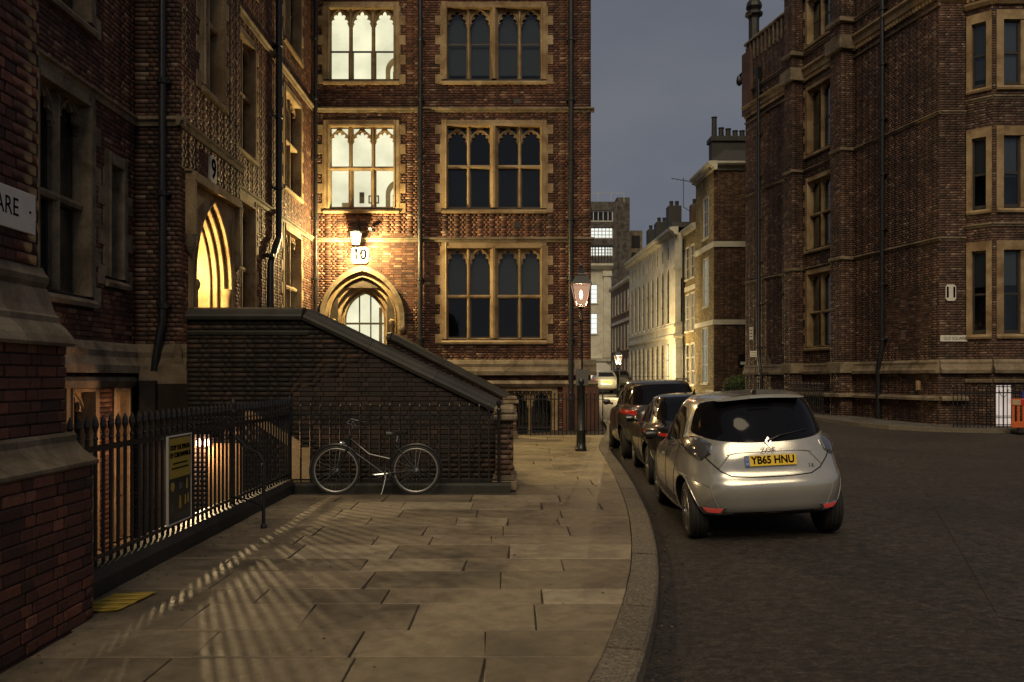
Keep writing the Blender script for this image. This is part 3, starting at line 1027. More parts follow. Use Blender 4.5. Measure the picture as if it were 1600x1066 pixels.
# label mould with drops and corbels
hm = MB(); hm.box(-1.26, 1.26, -0.17, 0.02, 4.96, 5.10); hm.box(-1.26, -1.15, -0.16, 0.02, 4.05, 4.958); hm.box(1.15, 1.26, -0.16, 0.02, 4.05, 4.958)
hm.box(-1.30, 1.30, -0.12, 0.02, 5.102, 5.14)
hm.build('hood_mould', 'stone', d9, MP)
for hw_, zt_, yy_ in ((1.10, 4.91, -0.052), (1.03, 4.85, -0.045)):
    MB().ring_tube([(-hw_, yy_, 1.78), (-hw_, yy_, zt_), (hw_, yy_, zt_), (hw_, yy_, 1.78)], 0.026, 6).build('frame_moulding', 'stone', d9, MP)
for s in (-1, 1):
    c = MB(); c.lathe([(0.02, 3.72), (0.07, 3.80), (0.11, 3.92), (0.10, 4.0), (0.12, 4.05)], 10, s * 1.2, -0.07); c.build('corbel', 'stone_dark', d9, MP, True)
    sh = MB(); sh.lathe([(0.12, 1.76), (0.12, 1.95), (0.075, 2.02), (0.07, 3.15), (0.10, 3.2), (0.11, 3.28), (0.08, 3.34)], 12, s * 0.86, 0.0); sh.build('shaft', 'stone', d9, MP, True)
# vestibule
vs = MB(); a = hw9 + 0.25
vs.add([(-a, y9, 1.75), (a, y9, 1.75), (a, y9, 4.75), (-a, y9, 4.75), (-a, 2.2, 1.75), (a, 2.2, 1.75), (a, 2.2, 4.75), (-a, 2.2, 4.75)], [(4, 5, 6, 7), (0, 1, 5, 4), (3, 7, 6, 2), (0, 4, 7, 3), (1, 2, 6, 5)])
inst('vestibule', vs.mesh('vestibule', 'cream_paint', fix=False), d9, MP)
MB().box(-0.5, 0.5, 2.1, 2.16, 1.76, 3.9).build('inner_door', 'soot_wood', d9, MP)
lb = MB(); lb.lathe([(0.03, 3.66), (0.09, 3.72), (0.10, 3.82), (0.05, 3.92)], 12, 0, 0.85); lb.ring_tube([(0, 0.85, 3.9), (0, 0.85, 4.73)], 0.008, 6)
hang = lb.build('hall_pendant', emit('hall_lamp_glow', (1.0, 0.8, 0.4), 6.0), d9, MP, True)
_p = MP @ Vector((-0.15, 0.52, 3.5)); point_light('hall_light', _p, 220, (1.0, 0.72, 0.28), 0.09, hang)

wl_ = Wall(LB, T(-6.1, 0, 0) @ RZ90, 'brick', 'mortar')
for z, kw in ((GZ, dict(transom=1.31)), (FZ, dict(transom=1.29)), (SZ, dict(sash=1.14))):
    gothic_window(wl_, 19.75, *z, groups=(2,), lw=0.58, head=0.5, **kw)
    gothic_window(wl_, 24.0, *z, groups=(2,), lw=0.78, head=0.55, lit=('lit_dim' if z is GZ else None), **kw)
wl_.lay(17.4, 26.5, 1.5, TOPZ, ); wl_.back(17.4, 26.5, -2.1, TOPZ)
for z in (5.87, 9.86, 13.4): wl_.band(string_prof(z, 0.10, 0.17), 17.4, 26.4)
wl_.band(PLINTH, 17.4, 26.4, 'stone_dark', 'plinth_moulding')

def downpipe(parent, M, u, z0, z1, r=0.06, out=0.11, kick=None, name='downpipe'):
    pts = [(u, -out, z1)]
    if kick:
        zk, du = kick
        pts += [(u, -out, zk + 0.35), (u + du * 0.25, -out - 0.02, zk + 0.2), (u + du * 0.8, -out - 0.03, zk - 0.25), (u + du, -out - 0.02, zk - 0.45)]
        u2 = u + du
    else: u2 = u
    pts.append((u2, -out, z0))
    m = MB().ring_tube(pts, r, 10)
    o = m.build(name, 'pipe', parent, M, True)
    z = z1 - 0.7
    while z > z0 + 0.3:
        uu = u if (not kick or z > kick[0]) else u2
        c = MB(); c.lathe([(r + 0.004, z - 0.05), (r + 0.022, z - 0.04), (r + 0.022, z + 0.04), (r + 0.004, z + 0.05)], 10, uu, -out)
        c.box(uu - r - 0.05, uu + r + 0.05, -out + 0.02, 0.005, z - 0.022, z + 0.022)
        c.build('pipe_collar', 'pipe', o, M)
        z -= 1.83
    return o
downpipe(LB, wl_.M, 22.1, 1.8, 14.5, 0.085, 0.14, kick=(4.9, -0.85))
downpipe(LB, wl_.M, 26.28, 1.8, 14.5, 0.055, 0.13)
downpipe(LB, wr_.M, 0.50, -1.8, 14.5, 0.06, 0.12, kick=(2.2, -0.12))
MB().box(0.20, 0.46, -0.30, -0.16, -1.8, 1.6).build('soil_pipe', 'pipe', LB, wr_.M)

# solid core behind the facing, so that no daylight leaks
MB().box(-12, -7.75, 5.9, 27.9, -2.1, TOPZ).build('core', 'mortar_near', LB)
MB().box(-12.05, -5.36, 5.85, 26.4, TOPZ, TOPZ + 0.4).build('roof', 'slate', LB)

# ------------------------------------------------------------------ front wing (door 10)
FB = thing('chambers_building', 'red brick wing straight ahead with lit gothic windows and doorway number ten', 'building', (-1.8, 26.5, 0))
wf = Wall(FB, T(0, 26.5, 0), 'brick', 'mortar')
FU0, FU1 = -6.1, 2.42
for z, kw in ((FZ, dict(transom=1.25, ogee=True)), (SZ, dict(sash=0.92))):
    gothic_window(wf, -4.62, *z, groups=(3,), lw=0.585, head=0.5, lit='lit', **kw)
gothic_window(wf, -0.55, *GZ, groups=(2, 2), lw=0.60, transom=1.31, head=0.5, blind=0.53)
gothic_window(wf, -0.55, *FZ, groups=(2, 2), lw=0.60, transom=1.29, head=0.5, ogee=True)
gothic_window(wf, -0.55, *SZ, groups=(2, 2), lw=0.60, sash=1.14, head=0.5, blind=0.9)
gothic_window(wf, 0.55, -0.9, 1.25, groups=(2,), lw=0.62, sash=1.0, head=0.5, quoins=False)
DC = -4.58
OUT10 = (1.30, 5.06, 3.45)
wf.hole(DC - 0.75, DC + 0.75, 1.75, 4.4, 0.0)
_arch = arch_pts(1.27, 3.45, 5.03, 20)
def clip10(z):
    if z < 1.6 or z > 5.03: return []
    if z < 3.45: return [(DC - 1.10, DC + 1.10)]
    xs = [p[0] for p in _arch if p[1] >= z]
    return [(DC - max(xs), DC + max(xs))] if xs else []
wf.lay(FU0, FU1, -2.1, TOPZ, 300, lambda u, z: math.hypot(u + 3.6, (z - 4.9) * 1.2), clip=clip10)
wf.back(FU0, FU1, -2.1, TOPZ)
for z in (5.875, 9.86, 13.4): wf.band(string_prof(z, 0.11, 0.16), FU0 + 0.1, FU1 + 0.1)
wf.band(PLINTH, FU0, FU1 + 0.16, 'stone_dark', 'plinth_moulding')
wf.band([(-0.02, 1.36), (0.13, 1.36), (0.2, 1.46), (0.13, 1.56), (-0.02, 1.56)], -1.6, FU1 + 0.2, 'stone_dark', 'plinth_moulding')
wf.box('base_course', 'brick', 1.55, FU1 + 0.22, -0.16, 0.0, -2.1, 1.36)
# doorway 10
MD = wf.M @ T(DC, 0, 0)
m = MB(); ho = arch_pts(1.30, 3.45, 5.07, 16); hi = arch_pts(1.16, 3.45, 4.90, 16)
m.prism([[(-1.16, 3.2)] + hi[::-1] + [(1.16, 3.2), (1.30, 3.2)] + ho + [(-1.30, 3.2)]], -0.16, 0.02)
d10, hw10, za10, y10 = arched_doorway(FB, MD, 1.75, 1.158, 4.898, 3.45, [0.15, 0.15, 0.15, 0.10], None, 'stone', 0.12)
m.build('hood_mould', 'stone_dark', d10, MD)
for s in (-1, 1):
    c = MB(); c.lathe([(0.02, 2.98), (0.08, 3.05), (0.12, 3.15), (0.10, 3.22)], 10, s * 1.23, -0.07); c.build('corbel', 'stone_dark', d10, MD, True)
    c = MB(); c.lathe([(0.10, 1.76), (0.06, 1.9), (0.055, 3.25), (0.09, 3.3), (0.10, 3.4), (0.06, 3.45)], 10, s * 0.9, 0.03); c.build('shaft', 'stone', d10, MD, True)
    for i in range(6):
        e = 0.22 if i % 2 == 0 else 0.06
        x0 = s * 1.158; q = MB().box(min(x0, x0 + s * e) , max(x0, x0 + s * e), -0.03, 0.02, 1.76 + i * 0.24, 1.995 + i * 0.24, 0.004)
        q.build('quoin', 'stone', d10, MD)
a = hw10
fz = MB()
for x in (-0.175, 0.175): fz.box(x - 0.018, x + 0.018, y10, y10 + 0.05, 1.76, za10 - 0.03)
fz.box(-a + 0.02, a - 0.02, y10 - 0.004, y10 + 0.046, 3.30, 3.36); fz.box(-a, a, y10 - 0.003, y10 + 0.045, 2.3, 2.36)
fz.build('glazing_bar', 'soot_wood', d10, MD)
pn = MB(); pn.prism([[(-a, 1.76)] + arch_pts(a, 3.45, za10, 14)[::-1] + [(a, 1.76)]], y10 + 0.02, y10 + 0.026); pn.build('pane', 'glass', d10, MD)
rm = MB(); b_ = a + 0.3; d0, d1 = y10 + 0.12, 1.5
rm.add([(-b_, d0, 1.7), (b_, d0, 1.7), (b_, d0, 5.0), (-b_, d0, 5.0), (-b_, d1, 1.7), (b_, d1, 1.7), (b_, d1, 5.0), (-b_, d1, 5.0)], [(4, 5, 6, 7), (0, 1, 5, 4), (3, 7, 6, 2), (0, 4, 7, 3), (1, 2, 6, 5)])
inst('room', rm.mesh('room', 'lit', fix=False), d10, MD)
MB().box(0.30, 0.40, 1.3, 1.36, 1.75, 3.9).box(0.52, 0.62, 1.3, 1.36, 1.75, 3.9).build('hall_doorframe', 'cream_paint', d10, MD)
# things seen inside the two lit windows: an arch and a picture frame
for zf in (SZ[0], FZ[0]):
    ar = MB(); o_ = [(-0.5, 0)] + arch_pts(0.5, 0.75, 1.2, 10)[::-1] + [(0.5, 0)]; i_ = [(-0.36, 0)] + arch_pts(0.36, 0.72, 1.02, 10)[::-1] + [(0.36, 0)]
    ar.prism([o_ + [(0.5, 0)][:0] + i_[::-1]], 0, 0.08)
    ar.build('inner_arch', 'cream_paint', FB, wf.M @ T(-3.55, 1.2, zf - 0.05))
    for xx in (-0.28, -0.12, 0.02, 0.2): MB().box(xx, xx + 0.05, 0.1, 0.13, 0, 0.75).build('inner_baluster', 'stone_dark', FB, wf.M @ T(-3.55, 1.2, zf - 0.05))
MB().box(-4.62, -4.28, 1.3, 1.33, 7.25, 7.29).box(-4.62, -4.28, 1.3, 1.33, 7.47, 7.51).box(-4.62, -4.58, 1.3, 1.33, 7.29, 7.47).box(-4.32, -4.28, 1.3, 1.33, 7.29, 7.47).build('picture_frame', 'stone_dark', FB, wf.M)
MB().box(-5.45, -5.1, 1.2, 1.28, 6.8, 7.25).build('inner_cabinet', 'cream_paint', FB, wf.M)
MB().box(-4.9, -4.75, 1.25, 1.3, 7.25, 7.6).build('inner_notice', 'stone_dark', FB, wf.M)
MB().box(-5.5, -4.9, 1.2, 1.3, 10.8, 11.15).build('inner_cabinet', 'cream_paint', FB, wf.M)
downpipe(FB, wf.M, -2.80, 1.9, 14.5, 0.075, 0.12)
downpipe(FB, wf.M, 1.80, -1.8, 14.5, 0.085, 0.15)
MB().box(-5.9, 2.40, 28.1, 40, -0.2, TOPZ).build('core', 'brick_brown', FB)
MB().box(2.22, 2.41, 26.53, 28.1, -2.1, TOPZ).build('side_wall', 'brick_brown', FB)
MB().box(-6.2, 2.55, 26.42, 40, TOPZ, TOPZ + 0.4).build('roof', 'slate', FB)
# air bricks
for (u, z) in ((0.05, 10.05), (0.05, 6.25)):
    MB().box(u, u + 0.22, -0.012, 0.02, z, z + 0.15).build('air_brick', 'stone_black', FB, wf.M)

# ------------------------------------------------------------------ near stepped buttress on the left edge
BT = thing('brick_buttress', 'near stepped brick buttress with moulded stone weatherings at the left edge', 'buttress', (-3.3, 4.5, 0))
def stage(x, z0, z1, y1, top):
    w_ = Wall(BT, T(x, 0, 0) @ RZ90, 'brick_near', 'mortar_near')
    w_.lay(2.0, y1, z0, z1, top, lambda u, z: abs(u - 5.2) * (1 if u > 4.3 else 4) + abs(z - 2) * 0.05)
    w_.back(2.0, y1, z0, z1)
    return w_
s1 = stage(-2.88, 0.0, 1.05, 5.94, 110)
s2 = stage(-3.05, 1.275, 1.875, 5.9, 70)
s3 = stage(-3.21, 2.4, 4.8, 5.86, 120)
MB().box(-4.4, -2.891, 2, 5.935, -0.2, 1.05).build('core', 'brick_near', BT)
MB().box(-4.4, -3.061, 2, 5.895, 1.05, 1.95).build('core', 'brick_near', BT)
MB().box(-4.4, -3.221, 2, 5.855, 1.95, 4.8).build('core', 'brick_near', BT)
MB().extr([(-1.2, 4.8), (0.06, 4.8), (0.06, 4.88), (-0.9, 5.6), (-1.2, 5.6)], 2.0, 5.9).build('weathering_stone', 'stone_dark', BT, T(-3.21, 0, 0) @ RZ90)
def weathering(prof, x, y1, seams, name='weathering_stone'):
    Mw = T(x, 0, 0) @ RZ90
    ys = [2.0] + seams + [y1]
    for a_, b_ in zip(ys[:-1], ys[1:]):
        MB().extr(prof, a_ + 0.003, b_ - 0.003).build(name, 'stone_dark', BT, Mw)
weathering([(-0.3, 1.05), (0.015, 1.05), (0.03, 1.065), (0.028, 1.085), (-0.02, 1.115), (-0.07, 1.15), (-0.105, 1.19), (-0.125, 1.215), (-0.125, 1.255), (-0.14, 1.275), (-0.3, 1.275)], -2.88, 5.97, [4.1, 5.25])
weathering([(-0.3, 1.86), (0.05, 1.86), (0.06, 1.88), (0.035, 1.93), (-0.01, 1.985), (-0.05, 2.02), (-0.05, 2.06), (-0.075, 2.075), (-0.10, 2.13), (-0.13, 2.24), (-0.15, 2.26), (-0.13, 2.29), (-0.125, 2.33), (-0.15, 2.36), (-0.17, 2.40), (-0.3, 2.40)], -3.05, 5.93, [4.0, 5.35])
# ------------------------------------------------------------------ lightwell and entrance stair
LW = thing('lightwell', 'sunken brick lightwell behind the left railings', 'lightwell', (-4.8, 10, -2.1))
MB().box(-6.2, -3.3, 5.9, 14.2, -2.2, -2.1).box(-3.3, -0.25, 12.6, 14.0, -2.2, -2.101).build('floor', 'concrete', LW)
wlw = Wall(LW, T(-3.32, 0, 0) @ RZ(R(-90)), 'brick_dark', 'mortar_near'); wlw.back(-12.66, -5.9, -2.1, 0.0)
wlw2 = Wall(LW, T(0, 12.66, 0) @ RZ(R(180)), 'brick_dark', 'mortar_near'); wlw2.back(0.25, 3.32, -2.1, 0.0)
MB().box(-6.2, -3.1, 5.7, 5.9, -2.1, -0.02).build('end_wall', 'brick_dark', LW)
MB().box(-0.1, 2.62, 24.7, 24.85, -2.1, -0.02).box(-0.1, 2.62, 24.85, 26.5, -2.2, -2.1).box(2.62, 2.75, 24.7, 26.6, -2.1, -0.02).build('front_area', 'brick_dark', LW)

ST = thing('entrance_stair', 'dark brick entrance stair with sloping stone coped parapets', 'stair', (-2, 13.6, 0))
YN, YFAR = 13.6, 23.1
def parapet(y, x_end_top, xl, zl, xr, zr, parts, top, face=True):
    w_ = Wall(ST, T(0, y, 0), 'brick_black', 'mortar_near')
    def ztop(u): return zl if u < x_end_top else zl + (zr - zl) * (u - x_end_top) / (xr - x_end_top)
    def cl(z):
        if z < zr: return []
        if z > zl: return [(-99, 99)]
        return [(x_end_top + (z - zl) / (zr - zl) * (xr - x_end_top), 99)]
    if face: w_.lay(xl, xr, -2.1 if parts else 0.0, zl, parts, (lambda u, z: abs(z - 1.1) + abs(u + 1.8) * 0.5), clip=cl)
    z0 = -2.1 if parts else 0
    MB().prism([[(xl, z0), (xr, z0), (xr, zr), (x_end_top, zl), (xl, zl)]], 0.009, 0.40).build('parapet_core', 'mortar_near', ST, w_.M)
    # coping, level run and raking run
    sl = math.atan2(zr - zl, xr - x_end_top); L = math.hypot(zr - zl, xr - x_end_top)
    prof = [(-0.46, 0.0), (0.06, 0.0), (0.075, 0.05), (0.05, 0.09), (0.02, 0.12), (-0.02, 0.17), (-0.2, 0.21), (-0.38, 0.17), (-0.46, 0.1)]
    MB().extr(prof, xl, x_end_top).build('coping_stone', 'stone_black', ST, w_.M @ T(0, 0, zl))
    n = 3
    for i in range(n):
        MB().extr(prof, L * i / n + 0.003, L * (i + 1) / n - 0.003).build('coping_stone', 'stone_black', ST, w_.M @ T(x_end_top, 0, zl) @ RY(-sl))
    if face:
        MB().extr([(-0.01, zl - 0.24), (0.02, zl - 0.24), (0.03, zl - 0.2), (-0.01, zl - 0.16)], xl, x_end_top + 0.1).build('raking_band', 'stone_black', ST, w_.M)
    return w_
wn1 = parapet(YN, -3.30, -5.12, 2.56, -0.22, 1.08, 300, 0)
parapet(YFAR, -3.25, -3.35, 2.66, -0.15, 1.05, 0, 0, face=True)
# cream painted piers inside the lightwell
MB().box(-4.75, -4.22, 13.52, 13.6, -2.1, 0.62).build('painted_pier', 'cream_paint', ST)
MB().box(-3.46, -3.14, 13.50, 13.6, -2.1, 0.55).build('painted_pier', 'cream_paint', ST)
_rk = MB(); _rk.prism([[(-3.46, 0.55), (-4.2, 1.05), (-4.2, 1.2), (-3.3, 0.62), (-3.3, 0.55)]], 13.52, 13.6); _rk.build('raking_stringer', 'cream_paint', ST)
# landing and steps between the parapets
MB().box(-6.05, -3.3, 14.0, 26.3, 1.55, 1.75).build('landing', 'stone_dark', ST)
NS = 11
for i in range(NS):
    x0 = -3.3 + i * 0.285; z = 1.75 - (i + 1) * 1.75 / (NS + 1)
    MB().box(x0, x0 + 0.31, 14.0, 23.1, z - 0.16, z, 0.006).build('step', 'stone_dark', ST)
MB().box(-6.0, -3.3, 14.0, 26.2, -2.0, 1.55).build('landing_core', 'mortar_near', ST)
_sc = MB(); _sc.prism([[(-3.3, -2.0), (-0.2, -2.0), (-0.2, -0.2), (-3.3, 1.35)]], 14.0, 23.1); _sc.build('flight_core', 'mortar_near', ST)
# end piers
def pier(x0, x1, y0, y1, zt):
    wpi = Wall(ST, T(x0, y0, 0), 'brick_dark', 'mortar_near'); wpi.lay(0, x1 - x0, 0.22, zt, 0)
    MB().box(x0, x1, y0 + 0.01, y1, 0.22, zt).build('pier_core', 'brick_dark', ST)
    MB().box(x0 - 0.05, x1 + 0.05, y0 - 0.05, y1 + 0.05, 0.0, 0.14, 0.01).box(x0 - 0.02, x1 + 0.02, y0 - 0.02, y1 + 0.02, 0.141, 0.22, 0.01).build('pier_base', 'stone_dark', ST)
    MB().box(x0 - 0.06, x1 + 0.06, y0 - 0.06, y1 + 0.06, zt, zt + 0.09, 0.02).box(x0 - 0.02, x1 + 0.02, y0 - 0.02, y1 + 0.02, zt + 0.091, zt + 0.2, 0.03).build('pier_cap', 'stone_dark', ST)
pier(-0.24, 0.02, 12.62, 13.98, 1.02)
pier(-0.24, 0.12, 23.05, 23.5, 0.95)

# ------------------------------------------------------------------ railings
def bar_mesh(h, style):
    m = MB(); r = 0.0145
    m.lathe([(r, 0.0), (r, h - 0.16)], 6)
    if style == 'spear':      # leaf-shaped spearhead
        m.lathe([(0.014, h - 0.20), (0.02, h - 0.185), (0.012, h - 0.17), (0.011, h - 0.14), (0.026, h - 0.085), (0.019, h - 0.04), (0.003, h)], 6)
    elif style == 'trident':
        m.lathe([(r, h - 0.16), (r, h - 0.03), (0.003, h)], 6)
        for s in (-1, 1): m.ring_tube([(0, 0, h - 0.12), (s * 0.028, 0, h - 0.085), (s * 0.042, 0, h - 0.04)], [0.007, 0.007, 0.003], 5)
    else:
        m.lathe([(r, h - 0.16), (r, h - 0.02), (0.004, h)], 6)
    return m.mesh('bar', 'iron')
BARS = {}
def railing(name, label, p0, p1, z0, zrail, zt, spacing, styles=('spear',), rails=None, group=None, posts=(), collars=False, hoops=False):
    """upright bars on rails between two ground points"""
    p0, p1 = Vector((*p0, 0)), Vector((*p1, 0)); d = p1 - p0; L = d.length; ang = math.atan2(d.y, d.x)
    t = thing(name, label, 'railing', (p0.x, p0.y, z0), ang, group)
    Mx = T(p0.x, p0.y, z0) @ RZ(ang)
    n = int(L / spacing)
    for i in range(n + 1):
        st = styles[i % len(styles)]
        h = zt - z0 - (0.0 if st != 'plain' else 0.02)
        k = (round(h, 3), st)
        if k not in BARS: BARS[k] = bar_mesh(h, st)
        inst('bar', BARS[k], t, Mx @ T(i * spacing + 0.02, 0, 0))
    for (za, hb, wb) in rails:
        MB().box(0, L, -wb / 2, wb / 2, za - z0 - hb / 2, za - z0 + hb / 2).build('rail', 'iron', t, Mx)
    for (u, hp) in posts:
        m = MB(); m.lathe([(0.024, 0), (0.024, hp - 0.12), (0.034, hp - 0.11), (0.034, hp - 0.09), (0.018, hp - 0.07), (0.038, hp - 0.02), (0.034, hp + 0.02), (0.008, hp + 0.06)], 8)
        m.build('post', 'iron', t, Mx @ T(u, 0, 0), True)
    if hoops:
        hp = MB()
        for i in range(n):
            c = i * spacing + 0.02 + spacing / 2
            hp.ring_tube([(c + spacing / 2 * math.cos(a), 0.0, zrail - z0 - 0.17 + 0.085 * math.sin(a) * 1.2) for a in np.linspace(0, math.pi, 8)], 0.006, 4)
        tag(hp.build('scroll_work', 'iron', t, Mx), kind='stuff')
    return t
# plinths
PL = thing('railing_plinth', 'low dark stone plinth under the left railings', 'plinth', (-3.2, 9, 0))
for a_, b_ in ((5.97, 7.6), (7.605, 9.2), (9.205, 10.9), (10.905, 12.38)):
    MB().extr([(-0.09, -0.1), (0.11, -0.1), (0.11, 0.12), (0.07, 0.19), (-0.09, 0.19)], a_, b_).build('plinth_stone', 'stone_black', PL, T(-3.22, 0, 0) @ RZ90)
PL2 = thing('railing_plinth', 'low blackened stone plinth under the railings behind the bicycle', 'plinth', (-1.6, 12.5, 0))
for a_, b_ in ((-3.33, -1.7), (-1.695, -0.02)):
    MB().extr([(-0.14, -0.1), (0.12, -0.1), (0.12, 0.10), (0.09, 0.13), (-0.14, 0.13)], a_, b_).build('plinth_stone', 'stone_black', PL2, T(0, 12.5, 0))
RL = railing('iron_railing', 'black spearhead iron railing carrying the yellow notice, running away along the lightwell', (-3.22, 6.02), (-3.22, 12.42), 0.19, 1.08, 1.36, 0.128,
             ('spear',), [(1.10, 0.045, 0.028), (0.255, 0.03, 0.024)], None, [(3.95, 1.16)])
RB = railing('iron_railing', 'black iron railing with trident tips directly behind the bicycle', (-3.22, 12.5), (-0.16, 12.5), 0.13, 1.06, 1.28, 0.1435,
             ('trident', 'plain'), [(1.115, 0.018, 0.02), (1.045, 0.018, 0.02), (0.17, 0.025, 0.024)], None, [(0.0, 1.2), (3.03, 1.15)], hoops=True)
blk = MB()
for i in range(30): blk.box(i * 0.1 + 0.03, i * 0.1 + 0.055, -0.007, 0.007, 0.925, 0.976)
tag(blk.build('dentil_blocks', 'iron', RB, T(-3.22, 12.5, 0.13)), kind='stuff')
RF = railing('iron_railing', 'black iron railing round the basement area beside the street lamp', (0.05, 24.78), (2.66, 24.78), 0.0, 1.05, 1.25, 0.115,
             ('spear', 'plain'), [(1.03, 0.03, 0.02), (0.12, 0.03, 0.02)])
# back stay propping the railing
bs = MB(); bs.ring_tube([(-2.72, 9.46, 0.0), (-2.72, 9.46, 0.72), (-2.76, 9.46, 0.80), (-2.95, 9.62, 0.86), (-3.1, 9.75, 0.95), (-3.21, 9.85, 1.02)], 0.02, 8)
bs.ring_tube([(-2.72, 9.46, 0.24), (-2.9, 9.6, 0.28), (-3.2, 9.85, 0.29)], 0.011, 6)
bs.lathe([(0.035, 0.0), (0.035, 0.03), (0.022, 0.05)], 8, -2.72, 9.46)
tag(bs.build('railing_stay', 'iron', smooth=True), 'bent black iron stay standing on the paving and propping the left railing', 'railing stay')

# notice on the railing
NB = thing('notice_board', 'tall yellow and black public health notice tied to the left railing', 'notice', (-3.19, 8.28, 0.25))
NM = T(-3.195, 0, 0) @ RZ90
n0, n1 = 8.0, 8.56
MB().box(n0, n1, -0.012, 0.0, 0.28, 1.09).build('board', 'plastic', NB, NM)
fr_ = MB(); fr_.box(n0 - 0.012, n0, -0.018, 0.004, 0.268, 1.102); fr_.box(n1, n1 + 0.012, -0.018, 0.004, 0.268, 1.102); fr_.box(n0, n1, -0.018, 0.004, 1.09, 1.102); fr_.box(n0, n1, -0.018, 0.004, 0.268, 0.28)
fr_.build('frame', 'white_sign', NB, NM)
MB().box(n0 + 0.02, n1 - 0.02, -0.016, -0.0125, 0.70, 1.075).build('yellow_panel', 'yellow_sign', NB, NM)
text('lettering', 'STOP THE SPREAD', 0.062, 'black_letter', NB, NM @ T(8.28, -0.017, 0.985), 0.95, bold=0.002)
text('lettering', 'OF CORONAVIRUS', 0.062, 'black_letter', NB, NM @ T(8.28, -0.017, 0.915), 0.95, bold=0.002)
for zz, wd in ((0.83, 0.36), (0.785, 0.42)): MB().box(8.28 - wd / 2, 8.28 + wd / 2, -0.0185, -0.0165, zz, zz + 0.013).build('small_print', 'black_letter', NB, NM)
ic = MB(); ic.lathe([(0.045, 0), (0.045, 0.003)], 14)
ic.build('icon', 'yellow_sign', NB, NM @ T(8.10, -0.013, 0.62) @ RX(R(90)))
for (xx, zz, ww, hh) in ((8.25, 0.585, 0.09, 0.06), (8.44, 0.57, 0.035, 0.1), (8.26, 0.40, 0.05, 0.12), (8.40, 0.42, 0.03, 0.09), (8.47, 0.43, 0.03, 0.09), (8.08, 0.38, 0.03, 0.08), (8.2, 0.315, 0.3, 0.01), (8.15, 0.34, 0.38, 0.01)):
    MB().prism([[(xx, zz), (xx + ww, zz), (xx + ww * 0.8, zz + hh), (xx + ww * 0.2, zz + hh)]], -0.016, -0.0125).build('icon', 'yellow_sign' if hh > 0.08 else 'blind', NB, NM)

# basement bulkhead lamp on the stair wall, the light that throws the bars' shadows
BL = thing('basement_lamp', 'glowing pinkish bulkhead lamp low on the brick wall behind the left railings', 'lamp', (-4.90, 13.5, 0.6))
mb = MB(); mb.box(-5.10, -4.70, 13.53, 13.59, 0.70, 0.76); mb.build('backplate', 'iron', BL)
for i in range(3):
    b = MB(); b.lathe([(0.01, 0.56), (0.035, 0.59), (0.035, 0.66), (0.018, 0.70)], 10, -5.03 + i * 0.13, 13.5); b.build('bulb', emit('basement_glow%d' % i, (1.0, 0.55, 0.38), 14), BL, I4, True)
MB().box(-5.2, -4.6, 13.25, 13.59, 0.775, 0.80).build('hood', 'iron', BL)
point_light('basement_light', (-4.90, 13.40, 0.58), 45, (1.0, 0.55, 0.28), 0.03, BL)
sd_ = bpy.data.lights.new('flood_light', 'SPOT'); sd_.energy = 560; sd_.color = (1.0, 0.72, 0.36); sd_.shadow_soft_size = 0.03; sd_.spot_size = R(64); sd_.spot_blend = 1.0
so_ = bpy.data.objects.new('flood_light', sd_)
_dir = Vector((-2.0, 9.4, 0.1)) - Vector((-4.90, 13.2, 0.745))
place(so_, BL, T(-4.90, 13.2, 0.745) @ _dir.to_track_quat('-Z', 'Y').to_matrix().to_4x4())

# wall lantern over door 10
WLT = thing('wall_lantern', 'glowing wall lantern on an iron bracket above the number ten plate', 'lantern', (-4.66, 26.5, 5.8))
LX, LY, LZ = -4.70, 26.02, 5.72
m = MB(); m.ring_tube([(LX, 26.48, 6.32), (LX, 26.3, 6.42), (LX, 26.1, 6.38), (LX, LY, 6.26), (LX, LY, 6.16)], 0.018, 7); m.ring_tube([(LX, 26.48, 6.1), (LX, 26.3, 6.2), (LX, 26.16, 6.35)], 0.012, 6)
m.box(LX - 0.06, LX + 0.06, 26.46, 26.5, 6.05, 6.45); m.build('bracket', 'iron', WLT, I4, True)
m = MB(); m.lathe([(0.19, 6.0), (0.20, 6.03), (0.09, 6.12), (0.05, 6.17), (0.02, 6.2)], 8, LX, LY); m.build('hood', 'iron', WLT)
m = MB(); m.lathe([(0.115, 5.66), (0.165, 5.98)], 8, LX, LY); m.build('globe', emit('wall_lantern_glow', (1.0, 0.80, 0.42), 2.2), WLT, I4, True)
point_light('lantern_light', (LX, LY - 0.30, 5.74), 850, (1.0, 0.73, 0.30), 0.10, WLT)
m = MB().box(-4.36, -4.24, 26.42, 26.5, 6.1, 6.16); m.ring_tube([(-4.3, 26.45, 6.13), (-4.3, 26.3, 6.2)], 0.014, 6); m.ring_tube([(-4.3, 26.2, 6.16), (-4.3, 26.36, 6.24)], 0.05, 8)
tag(m.build('security_camera', 'pipe'), 'small dark camera fixed to the wall right of the glowing lantern', 'camera')

